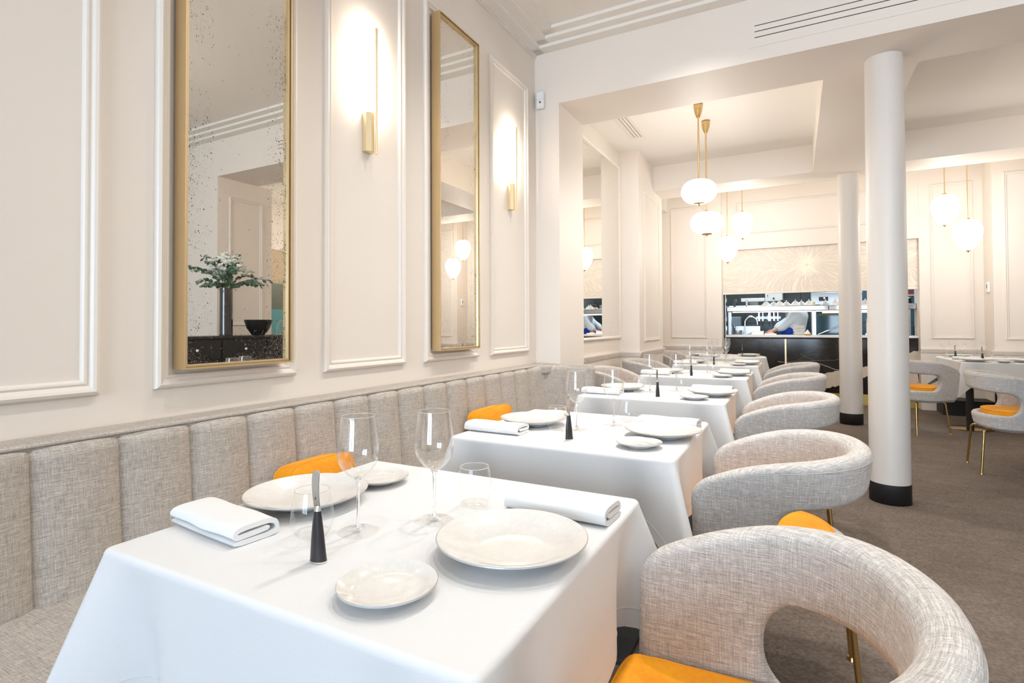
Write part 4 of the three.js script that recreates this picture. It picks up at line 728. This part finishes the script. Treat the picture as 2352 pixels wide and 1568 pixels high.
/* ---------- kitchen room ---------- */
{
  const tileM = std({ color: rgb(0.045, 0.055, 0.058), roughness: 0.25 }), tileB = std({ color: rgb(0.05, 0.13, 0.20), roughness: 0.25 }), steelD = std({ color: rgb(0.62, 0.66, 0.68), metalness: 0.9, roughness: 0.3 });
  const w = struct('wall_kitchen', 'dark tiled kitchen walls behind the pass');
  mesh('backing', bx(-2.0, 2.6, 0, 2.9, -12.05, -11.9), M.blackMatte, w);
  for (let i = 0; i < 9; i++) for (let j = 0; j < 4; j++) mesh('tile', bx(-1.9 + i * 0.5, -1.408 + i * 0.5, 0.9 + j * 0.3, 1.192 + j * 0.3, -11.9, -11.888), i > 4 ? tileB : tileM, w);
  mesh('side_wall', bx(-2.0, -1.85, 0, 2.9, -12, -9.34), tileM, w); mesh('side_wall', bx(2.45, 2.6, 0, 2.9, -12, -9.34), tileM, w);
  mesh('front_wall', merge([bx(-2.0, -1.03, 0, 2.9, -9.45, -9.345), bx(1.5, 2.6, 0, 2.9, -9.45, -9.355), bx(-1.1, 1.6, 2.3, 2.9, -9.45, -9.225)]), M.wall, w);
  const c = struct('ceiling', 'white kitchen ceiling'); mesh('ceiling_panel', bx(-2.0, 2.6, 2.8, 2.95, -12.05, -9.23), M.white, c);
  const f = struct('floor', 'grey tiled kitchen floor'); mesh('floor_slab', bx(-2.0, 2.6, -0.12, 0, -12.05, -9.301), std({ color: rgb(0.3, 0.3, 0.3), roughness: 0.5 }), f);
  for (const [n, x] of [['window end', -0.9], ['oven end', 1.1]]) {
    const g = thing('kitchen_ceiling_light', `white fluorescent ceiling light over the kitchen, ${n === 'oven end' ? 'above the ovens' : 'above the sink'}`, 'ceiling light', [x, 2.8, -10.6]);
    mesh('housing', bx(-0.6, 0.6, -0.05, -0.0006, -0.15, 0.15), M.white, g); mesh('diffuser', bx(-0.58, 0.58, -0.058, -0.05, -0.13, 0.13), std({ color: 0xffffff, emissive: rgb(0.9, 0.97, 1), emissiveIntensity: 4 }), g);
    const l = new THREE.RectAreaLight(rgb(...KITCHENC), KITCHEN * 4, 1.16, 0.26); l.position.set(0, -0.065, 0); l.rotation.x = -Math.PI / 2; l.name = 'kitchen_light'; g.add(l);
  }
  const t = (name, label, cat, pos, parts) => { const g = thing(name, label, cat, pos); for (const [n, geo, mat] of parts) mesh(n, geo, mat, g); return g; };
  t('kitchen_worktable', 'stainless worktable along the tiled kitchen wall', 'worktable', [0, 0, 0], [['top', bx(-1.8, 0.1, 0.86, 0.9, -11.85, -11.15, 0.004), steelD], ['lower_shelf', bx(-1.75, 0.05, 0.25, 0.28, -11.8, -11.2), steelD], ...[[-1.75, -11.2], [0.02, -11.2], [-1.75, -11.8], [0.02, -11.8]].map(([x, z]) => ['leg', bx(x, x + 0.04, 0.0006, 0.86, z - 0.02, z + 0.02), steelD])]);
  const sinkB = []; t('kitchen_sink', 'stainless steel sink unit behind the pass counter', 'sink', [0, 0, 0], [['cabinet', bx(-1.3, -0.45, 0.0006, 0.9, -10.35, -9.8), steelD], ['basin_rim', frameGeo(0.85, 0.55, [[0, 0], [0, 0.03], [0.04, 0.03], [0.05, 0]]).rotateX(-Math.PI / 2).translate(-1.3, 0.9, -9.8), steelD], ['splashback', bx(-0.95, -0.55, 0.93, 1.14, -10.37, -10.33), steelD]]);
  t('faucet', 'tall arched chrome kitchen faucet over the sink', 'faucet', [-0.76, 0.9006, -9.88], [['spout', tube([[0, 0, 0], [0, 0.28, 0], [0.01, 0.34, 0], [0.06, 0.395, 0.0], [0.12, 0.40, 0], [0.18, 0.35, 0], [0.195, 0.26, 0]], 0.013, 48, 10), M.blade], ['base', cyl(0.026, 0.022, 0.05, 0, 0, 0), M.blade], ['lever', tube([[0.0, 0.03, 0.02], [0.06, 0.10, 0.03], [0.16, 0.16, 0.03]], 0.008, 16, 8), M.blade]]);
  t('knife_rack', 'steel wall strip holding the chef knives', 'knife rack', [-0.48, 1.28, -11.88], [['strip', bx(-0.22, 0.22, 0, 0.05, -0.008, 0.01), steelD], ['bracket', bx(-0.02, 0.02, -0.02, 0.07, -0.008, 0.004), steelD]]);
  [['long', -0.17, 0.24, 0.032], ['narrow', -0.10, 0.20, 0.02], ['broad', 0.02, 0.26, 0.042], ['short', 0.10, 0.17, 0.022], ['thin', 0.17, 0.21, 0.018]].forEach(([d, x, h, wd]) => t('chef_knife', `${d} bladed chef knife hanging on the kitchen wall strip`, 'knife', [-0.48 + x, 1.30, -11.866], [['blade', bx(-wd / 2, wd / 2, -0.06, h - 0.06, -0.0015, 0.0015), M.blade], ['handle', bx(-0.012, 0.012, -0.17, -0.06, -0.008, 0.008, 0.006), M.handle]]));
  t('warming_cabinet', 'white warming cabinet with round knob on the kitchen wall', 'cabinet', [-0.35, 1.59, -11.2], [['body', bx(-0.14, 0.14, 0, 0.5, -0.6, 0.3, 0.01), M.white], ['knob', new THREE.SphereGeometry(0.016, 12, 8).translate(0.0, 0.055, 0.305), M.black], ['indicator', new THREE.SphereGeometry(0.009, 10, 6).translate(-0.1, 0.11, 0.302), M.slot]]);
  t('wall_shelf', 'white kitchen wall shelf beside the warming cabinet', 'shelf', [-0.70, 1.595, -11.2], [['board', bx(-0.2, 0.2, 0, 0.065, -0.5, 0.3, 0.004), M.white]]);
  t('dish_rack', 'black rack with white dishes above the pass shelf', 'dish rack', [-0.88, 1.4556, -9.55], [['side', bx(-0.02, 0.02, 0, 0.13, -0.1, 0.1), M.black], ['side', bx(0.17, 0.19, 0, 0.12, -0.1, 0.1), M.white], ['tray', bx(-0.08, 0.4, 0.0, 0.018, -0.1, 0.1), steelD], ...[0, 1, 2, 3].map((i) => ['dish', cyl(0.05, 0.075, 0.012, 0.28, 0.02 + i * 0.017, 0, 24), M.white])]);
  t('oven_control_panel', 'steel combination oven with small lit display in the kitchen', 'oven', [0.62, 0, -10.75], [['body', bx(-0.38, 0.38, 0.0006, 1.5, -0.7, 0.0, 0.01), steelD], ['control_panel', bx(-0.38, 0.38, 1.5, 1.72, -0.7, 0.05, 0.01), steelD], ['display', bx(-0.26, -0.12, 1.57, 1.64, 0.05, 0.053), std({ color: rgb(0.01, 0.03, 0.05), roughness: 0.2 })], ['lamp', bx(-0.19, -0.165, 1.61, 1.63, 0.053, 0.055), std({ color: 0xffffff, emissive: rgb(1, 0.4, 0.15), emissiveIntensity: 2 })], ['dial', cyl(0.022, 0.022, 0.02, 0, 0, 0).rotateX(Math.PI / 2).translate(0.12, 1.6, 0.05), M.blackMatte], ['door_glass', bx(-0.33, 0.33, 0.75, 1.45, 0.0, 0.012), phy({ color: rgb(0.02, 0.10, 0.14), roughness: 0.08 })], ['door_handle', tube([[-0.28, 0.97, 0.012], [-0.25, 1.0, 0.05], [0.1, 1.16, 0.06], [0.26, 1.2, 0.012]], 0.012, 30, 8), M.blade]]);
  const cloche = lathe([[0.0001, 0.098], [0.006, 0.096], [0.008, 0.082], [0.012, 0.072], [0.03, 0.062], [0.06, 0.03], [0.075, 0.006], [0.076, 0]], 32);
  [-0.409, -0.31, -0.217, -0.126, 0.0, 0.084, 0.184, 0.409, 0.528, 0.924, 1.0].forEach((x, i) => { const m = mesh('dish_cloche', cloche, M.white); m.position.set(x, 1.4557, -9.42 + (i % 2 ? -0.14 : 0.03)); tag(m, i < 7 ? 'white conical dish cloche on the pass shelf before the warming cabinet' : i < 9 ? 'white conical dish cloche on the pass shelf before the oven display' : 'white conical dish cloche on the pass shelf between the columns', 'cloche', 'white cloches on the pass shelf'); });
  t('yellow_carton', 'small yellow carton on the pass shelf', 'carton', [0.25, 1.4557, -9.40], [['box', bx(-0.017, 0.017, 0, 0.055, -0.02, 0.02), std({ color: rgb(0.75, 0.72, 0.15), roughness: 0.6 })], ['flap', bx(-0.017, 0.017, 0.055, 0.058, -0.02, 0.005), M.white]]);
  for (let i = 0; i < 6; i++) { const m = mesh('stacked_plate', lathe([[0.0001, 0.004], [0.06, 0.004], [0.085, 0.016], [0.088, 0.018], [0.08, 0.010], [0.05, 0.0005], [0.0001, 0.0005]], 36), M.white); m.position.set(0.045 + (i % 2) * 0.004, 1.0008 + i * 0.0245, -9.62); m.scale.y = 1.3; tag(m, 'white plate in the stack on the pass worktop', 'plate', 'stacked plates on the pass worktop'); }
  t('meringue_tart', 'small meringue tart on the pass worktop', 'tart', [0.158, 1.0006, -9.30], [['crust', lathe([[0.0001, 0.002], [0.042, 0], [0.05, 0.02], [0.046, 0.021], [0.0001, 0.018]], 28), std({ color: rgb(0.65, 0.32, 0.10), roughness: 0.7 })], ['meringue', lathe([[0.044, 0.019], [0.04, 0.035], [0.03, 0.042], [0.028, 0.055], [0.018, 0.06], [0.014, 0.074], [0.0001, 0.088]], 20), M.white]]);
  t('food_container', 'white food container with lid on the pass worktop', 'container', [-0.52, 1.0006, -9.6], [['body', bx(-0.11, 0.06, 0, 0.05, -0.07, 0.07, 0.006), M.white], ['lid', bx(-0.115, 0.065, 0.05, 0.06, -0.075, 0.075, 0.004), M.white]]);
  t('tray_of_meat', 'white tray of pink food on the pass worktop', 'tray', [-0.36, 1.0006, -9.6], [['tray', bx(-0.085, 0.085, 0, 0.02, -0.07, 0.07, 0.005), M.white], ['food', new THREE.SphereGeometry(0.05, 16, 8).scale(1.1, 0.5, 0.8).translate(0, 0.022, 0), std({ color: rgb(0.7, 0.3, 0.28), roughness: 0.6 })]]);
  t('metal_pail', 'steel pail standing in the kitchen sink unit', 'pail', [-0.88, 0.9006, -10.0], [['wall', lathe([[0.0001, 0.003], [0.05, 0.003], [0.062, 0.17], [0.065, 0.17], [0.053, 0], [0.0001, 0]], 28), steelD], ['rim', new THREE.TorusGeometry(0.064, 0.004, 6, 28).rotateX(Math.PI / 2).translate(0, 0.17, 0), steelD]]);
  t('coffee_machine', 'blue grey coffee machine at the kitchen side wall', 'machine', [-1.05, 0.9006, -11.4], [['body', bx(-0.12, 0.12, 0, 0.42, -0.15, 0.15, 0.015), std({ color: rgb(0.25, 0.32, 0.38), roughness: 0.35 })], ['group_head', cyl(0.03, 0.03, 0.06, 0, 0.2, 0.19), steelD], ['drip_tray', bx(-0.1, 0.1, 0.0, 0.03, 0.15, 0.28), steelD]]);
  t('red_shelf', 'red edged shelf loaded with cardboard cartons in the kitchen', 'shelf', [1.85, 1.60, -10.6], [['board', bx(-0.75, 0.55, 0, 0.03, -0.3, 0.3), steelD], ['red_edge', bx(-0.75, 0.55, 0.03, 0.075, 0.28, 0.31), std({ color: rgb(0.75, 0.06, 0.03), roughness: 0.4 })]]);
  t('cardboard_carton', 'brown cardboard carton under the red edged shelf', 'carton', [1.12, 1.4557, -9.62], [['box', bx(-0.05, 0.08, 0, 0.09, -0.06, 0.06), std({ color: rgb(0.6, 0.46, 0.33), roughness: 0.8 })], ['tape', bx(-0.05, 0.08, 0.0901, 0.0912, -0.012, 0.012), M.white]]);
  t('black_jar', 'black canister beside the kitchen jamb on the pass shelf', 'canister', [1.44, 1.4557, -9.5], [['body', cyl(0.035, 0.035, 0.08, 0, 0, 0), M.black], ['lid', cyl(0.036, 0.036, 0.012, 0, 0.08, 0), steelD]]);
  t('cooking_range', 'steel cooking range with hob in the kitchen', 'range', [1.55, 0, -10.6], [['body', bx(-0.5, 0.8, 0.0006, 0.9, -0.6, 0.2), steelD], ['hob', bx(-0.5, 0.8, 0.9, 0.93, -0.6, 0.2), M.blackMatte]]);
  [['wide steel saucepan with long handle on the cooking range', 1.22, 0.11, 0.12], ['tall steel stockpot on the cooking range', 1.80, 0.13, 0.20]].forEach(([l, x, R, h]) => t('saucepan', l, 'pan', [x, 0.9306, -10.6], [['wall', lathe([[0.0001, 0.003], [R, 0.003], [R, h], [R + 0.005, h], [R + 0.003, 0], [0.0001, 0]], 32), M.steel], ['handle', tube([[R, h * 0.85, 0], [R + 0.08, h * 0.9, 0.02], [R + 0.2, h * 0.95, 0.05]], 0.009, 12, 8), M.steel]]));
  t('stand_mixer', 'white stand mixer on the pass worktop between the columns', 'mixer', [1.0, 1.0006, -9.6], [['base', bx(-0.07, 0.07, 0, 0.03, -0.09, 0.09, 0.01), M.white], ['column', bx(-0.06, -0.015, 0.03, 0.2, -0.04, 0.04, 0.015), M.white], ['head', bx(-0.07, 0.08, 0.18, 0.26, -0.05, 0.05, 0.03), steelD], ['bowl', lathe([[0.0001, 0.035], [0.03, 0.035], [0.05, 0.12], [0.052, 0.12]], 24).translate(0.04, 0, 0), M.steel]]);
}
/* ---------- the cook ---------- */
function capsules(bones, lo, size, res, k = 0.03) {
  const mc = new MarchingCubes(res, new THREE.MeshStandardMaterial(), false, false, 120000), f = mc.field, n = mc.size; mc.isolation = 0;
  const B = bones.map(([a, b, ra, rb]) => ({ a, b, ra, rb, d: [b[0] - a[0], b[1] - a[1], b[2] - a[2]] })).map((q) => ({ ...q, l: q.d[0] ** 2 + q.d[1] ** 2 + q.d[2] ** 2 || 1e-9 }));
  for (let z = 0; z < n; z++) for (let y = 0; y < n; y++) for (let x = 0; x < n; x++) {
    const p = [lo[0] + size * (x / n), lo[1] + size * (y / n), lo[2] + size * (z / n)]; let s = 0;
    for (const q of B) { const t = clamp(((p[0] - q.a[0]) * q.d[0] + (p[1] - q.a[1]) * q.d[1] + (p[2] - q.a[2]) * q.d[2]) / q.l, 0, 1); const d = Math.hypot(p[0] - q.a[0] - q.d[0] * t, p[1] - q.a[1] - q.d[1] * t, p[2] - q.a[2] - q.d[2] * t) - lerp(q.ra, q.rb, t); s += Math.exp(-d / k * 2); }
    f[z * n * n + y * n + x] = k / 2 * Math.log(Math.max(s, 1e-30));
  }
  mc.update(); const c = mc.count, g = new THREE.BufferGeometry(), P = new Float32Array(c * 3);
  for (let i = 0; i < c; i++) for (let j = 0; j < 3; j++) P[i * 3 + j] = lo[j] + size * (mc.positionArray[i * 3 + j] + 1) / 2;
  g.setAttribute('position', new THREE.BufferAttribute(P, 3)); const m = mergeVertices(g, 1e-4); m.computeVertexNormals(); return uvBox(m.toNonIndexed());
}
{
  const g = thing('person', 'cook in white jacket and blue apron leaning over the kitchen pass', 'person', [0.0, 0, -10.2]);
  const skin = std({ color: rgb(0.62, 0.40, 0.29), roughness: 0.6 });
  const arms = [[-0.20, 1.12, 0.19, -0.33, 1.06, 0.26], [-0.24, 1.14, -0.12, -0.36, 1.05, -0.02]];
  const bones = [[[-0.08, 1.40, 0], [-0.12, 1.43, 0], 0.055, 0.055], [[-0.15, 1.45, 0], [-0.195, 1.475, 0], 0.088, 0.082], [[-0.22, 1.42, 0], [-0.235, 1.41, 0], 0.045, 0.04], [[-0.278, 1.465, 0], [-0.29, 1.45, 0], 0.012, 0.016], [[-0.17, 1.455, 0.085], [-0.165, 1.475, 0.088], 0.014, 0.016], [[-0.17, 1.455, -0.085], [-0.165, 1.475, -0.088], 0.014, 0.016], [[-0.05, 0.95, 0], [0.0, 1.28, 0], 0.11, 0.12], [[-0.05, 0.92, 0.08], [-0.07, 0.48, 0.1], 0.075, 0.055], [[-0.07, 0.48, 0.1], [-0.05, 0.08, 0.1], 0.05, 0.04], [[-0.05, 0.92, -0.08], [-0.03, 0.48, -0.1], 0.075, 0.055], [[-0.03, 0.48, -0.1], [-0.01, 0.08, -0.1], 0.05, 0.04]];
  for (const s of [0, 1]) { const a = arms[s], sz = s ? -0.17 : 0.17; bones.push([[0.0, 1.32, 0], [0.0, 1.32, sz], 0.08, 0.06], [[0.0, 1.32, sz], [a[0], a[1], a[2]], 0.05, 0.04], [[a[0], a[1], a[2]], [a[3], a[4], a[5]], 0.037, 0.026]); }
  const hands = arms.map((a) => { const h = [a[3], a[4], a[5]], q = [[[h[0], h[1], h[2]], [h[0] - 0.045, h[1] - 0.012, h[2] + 0.01], 0.022, 0.03]]; for (let i = 0; i < 4; i++) { const o = -0.024 + i * 0.016, L = [0.035, 0.042, 0.04, 0.03][i]; q.push([[h[0] - 0.06, h[1] - 0.012, h[2] + 0.01 + o], [h[0] - 0.07 - L * 0.6, h[1] - 0.018, h[2] + 0.012 + o * 1.1], 0.0085, 0.008], [[h[0] - 0.07 - L * 0.6, h[1] - 0.018, h[2] + 0.012 + o * 1.1], [h[0] - 0.07 - L, h[1] - 0.035, h[2] + 0.012 + o * 1.1], 0.008, 0.007]); } q.push([[h[0] - 0.02, h[1] - 0.01, h[2] + 0.03], [h[0] - 0.05, h[1] - 0.022, h[2] + 0.062], 0.010, 0.008]); return capsules(q, [h[0] - 0.14, h[1] - 0.10, h[2] - 0.09], 0.2, 56, 0.006); });
  mesh('body', merge([capsules(bones, [-0.95, 0.02, -0.82], 1.64, 92, 0.03), ...hands]), skin, g);
  mesh('jacket', capsules([[[-0.04, 0.92, 0], [0.02, 1.30, 0], 0.15, 0.165], [[-0.03, 0.92, 0.06], [0.03, 1.30, 0.10], 0.12, 0.12], [[-0.03, 0.92, -0.06], [0.03, 1.30, -0.10], 0.12, 0.12], ...arms.flatMap((a, s) => { const sz = s ? -0.17 : 0.17; return [[[0.0, 1.33, 0], [0.0, 1.33, sz], 0.115, 0.085], [[0.0, 1.32, sz], [a[0], a[1], a[2]], 0.072, 0.058], [[a[0], a[1], a[2]], [lerp(a[0], a[3], 0.35), lerp(a[1], a[4], 0.35), lerp(a[2], a[5], 0.35)], 0.054, 0.048]]; })], [-0.6, 0.6, -0.55], 1.1, 72, 0.04), std({ color: rgb(0.72, 0.78, 0.84), roughness: 0.9 }), g);
  mesh('apron', capsules([[[-0.06, 1.02, 0.01], [-0.07, 0.55, 0], 0.165, 0.19], [[-0.08, 1.05, 0.06], [-0.07, 0.55, 0.1], 0.14, 0.12], [[-0.08, 1.05, -0.04], [-0.07, 0.55, -0.1], 0.14, 0.12]], [-0.62, 0.25, -0.55], 1.1, 56, 0.04), std({ color: rgb(0.01, 0.06, 0.42), roughness: 0.9 }), g);
  mesh('trousers', capsules([[[-0.05, 0.88, 0.08], [-0.06, 0.1, 0.1], 0.10, 0.07], [[-0.05, 0.88, -0.08], [-0.02, 0.1, -0.1], 0.10, 0.07]], [-0.6, -0.02, -0.5], 1.05, 48, 0.03), std({ color: rgb(0.02, 0.02, 0.03), roughness: 0.9 }), g);
  mesh('hair', capsules([[[-0.125, 1.50, 0], [-0.20, 1.525, 0], 0.075, 0.06], [[-0.11, 1.46, 0], [-0.12, 1.50, 0], 0.07, 0.07]], [-0.36, 1.3, -0.2], 0.4, 40, 0.02), std({ color: rgb(0.03, 0.02, 0.015), roughness: 0.8 }), g);
  for (const z of [0.1, -0.1]) mesh('shoe', bx(z > 0 ? -0.21 : -0.17, z > 0 ? 0.02 : 0.06, 0.0006, 0.08, z - 0.045, z + 0.045, 0.03), M.black, g);
}
/* ---------- sideboard with vase, seen in the mirror ---------- */
{
  const s = thing('sideboard', 'black lacquered sideboard with pale knobs standing before the partition opening', 'sideboard', [1.6, 0, -3.75]);
  mesh('body', bx(0.02, 0.5, 0.06, 1.04, -0.80, 0.80, 0.004), M.black, s); mesh('top', bx(0, 0.52, 1.04, 1.07, -0.82, 0.82, 0.004), M.black, s); mesh('plinth', bx(0.05, 0.48, 0.0006, 0.06, -0.78, 0.78), M.black, s);
  for (let i = 0; i < 3; i++) { const z = -0.53 + i * 0.53; for (const [y0, y1, n] of [[0.84, 1.02, 'drawer'], [0.09, 0.82, 'cabinet_door']]) { const d = mesh(n, bx(0.008, 0.02, y0, y1, z - 0.255, z + 0.255, 0.003), M.black, s); const k = new THREE.SphereGeometry(0.013, 16, 10); k.translate(-0.006, n === 'drawer' ? 0.93 : 0.62, z); mesh('knob', k, M.white, d); } }
  const top = 1.0706;
  const v = thing('tall_vase', 'tall black glossy cylinder vase on the sideboard', 'vase', [1.80, top, -3.66]);
  mesh('vase_body', lathe([[0.0001, 0.001], [0.062, 0.001], [0.065, 0.01], [0.065, 0.51], [0.060, 0.51], [0.059, 0.02], [0.0001, 0.02]], 48), phy({ color: rgb(0.01, 0.01, 0.012), roughness: 0.05, clearcoat: 1 }), v);
  mesh('foot_rim', lathe([[0.066, 0.0006], [0.067, 0.012], [0.064, 0.014]], 48), M.black, v);
  const f = thing('flower_arrangement', 'bouquet of white blossoms and eucalyptus in the black vase', 'flowers', [1.80, top + 0.05, -3.66]);
  const r = rng(12), leafM = [std({ color: rgb(0.17, 0.25, 0.20), roughness: 0.7, side: THREE.DoubleSide }), std({ color: rgb(0.10, 0.19, 0.12), roughness: 0.7, side: THREE.DoubleSide })], stemM = std({ color: rgb(0.07, 0.14, 0.05), roughness: 0.8 }), pet = std({ color: rgb(0.85, 0.86, 0.80), roughness: 0.7, side: THREE.DoubleSide });
  const leaf = () => { const g = new THREE.SphereGeometry(0.024, 10, 6); g.scale(1, 0.12, 0.8); return g; };
  for (let i = 0; i < 22; i++) {
    const a = i * 2.399 + r() * 0.4, el = i < 15 ? 0.15 + r() * 0.6 : 0.9 + r() * 0.4, L = 0.30 + r() * 0.16, ex = Math.cos(a) * Math.cos(el) * L, ez = Math.sin(a) * Math.cos(el) * L, ey = 0.46 + Math.sin(el) * L;
    const P = [V(0, 0.05, 0), V(ex * 0.08, 0.44, ez * 0.08), V(ex * 0.55, lerp(0.46, ey, 0.75), ez * 0.55), V(ex, ey - 0.04, ez)], cv = new THREE.CatmullRomCurve3(P);
    const sp = mesh('sprig', tube(P, 0.003, 24, 5), stemM, f), L2 = [];
    for (let k = 0; k < 16; k++) { const t = 0.45 + 0.55 * k / 15, p = cv.getPoint(t), l = leaf(); l.rotateX(r() * 2 - 1); l.rotateZ(r() * 2 - 1); l.rotateY(r() * 6); l.scale(1.15 - 0.4 * t + r() * 0.3, 1, 1.15 - 0.4 * t + r() * 0.3); l.translate(p.x + (r() - 0.5) * 0.05, p.y + (r() - 0.5) * 0.04, p.z + (r() - 0.5) * 0.05); L2.push(l); }
    const lv = mesh('leaf_cluster', merge(L2), leafM[i % 2], sp); lv.userData.kind = 'stuff';
  }
  for (let i = 0; i < 22; i++) {
    const a = i * 2.399, q = Math.sqrt(i / 22), x = Math.cos(a) * 0.19 * q - 0.03, z = Math.sin(a) * 0.19 * q, y = 0.60 + 0.16 * (1 - q * q) + r() * 0.05, parts = [];
    for (let b = 0; b < 5; b++) { const fx = x + (r() - 0.5) * 0.09, fy = y + (r() - 0.5) * 0.07, fz = z + (r() - 0.5) * 0.09; for (let k = 0; k < 5; k++) { const p = new THREE.SphereGeometry(0.022, 8, 5); p.scale(1, 0.4, 0.7); p.rotateZ(0.5); p.translate(0.014, 0.004, 0); p.rotateY(k * 1.2566 + b); p.rotateX((b - 2) * 0.3); p.translate(fx, fy, fz); parts.push(p); } }
    mesh('blossom_head', merge(parts), pet, f);
  }
  const b = thing('serving_bowl', 'black deep bowl on the sideboard beside the vase', 'bowl', [1.76, top, -4.02]);
  mesh('bowl_wall', lathe([[0.0001, 0.004], [0.06, 0.0006], [0.07, 0.006], [0.12, 0.08], [0.148, 0.17], [0.143, 0.17], [0.112, 0.085], [0.06, 0.018], [0.0001, 0.016]], 48), std({ color: rgb(0.012, 0.012, 0.012), roughness: 0.45 }), b);
  mesh('bowl_rim', new THREE.TorusGeometry(0.1455, 0.003, 8, 48).rotateX(Math.PI / 2).translate(0, 0.170, 0), M.black, b);
  const c = thing('cake_dome', 'clear glass dome with knob at the end of the sideboard', 'glass dome', [1.85, top, -4.45]);
  mesh('dome', lathe([[0.09, 0.001], [0.09, 0.10], [0.075, 0.15], [0.04, 0.18], [0.0001, 0.185]], 40), M.glass, c); mesh('knob', new THREE.SphereGeometry(0.014, 12, 8).translate(0, 0.2, 0), M.glassSolid, c); mesh('stand', cyl(0.10, 0.10, 0.001, 0, 0, 0, 40), M.white, c);
}
renderer.render(scene, camera);
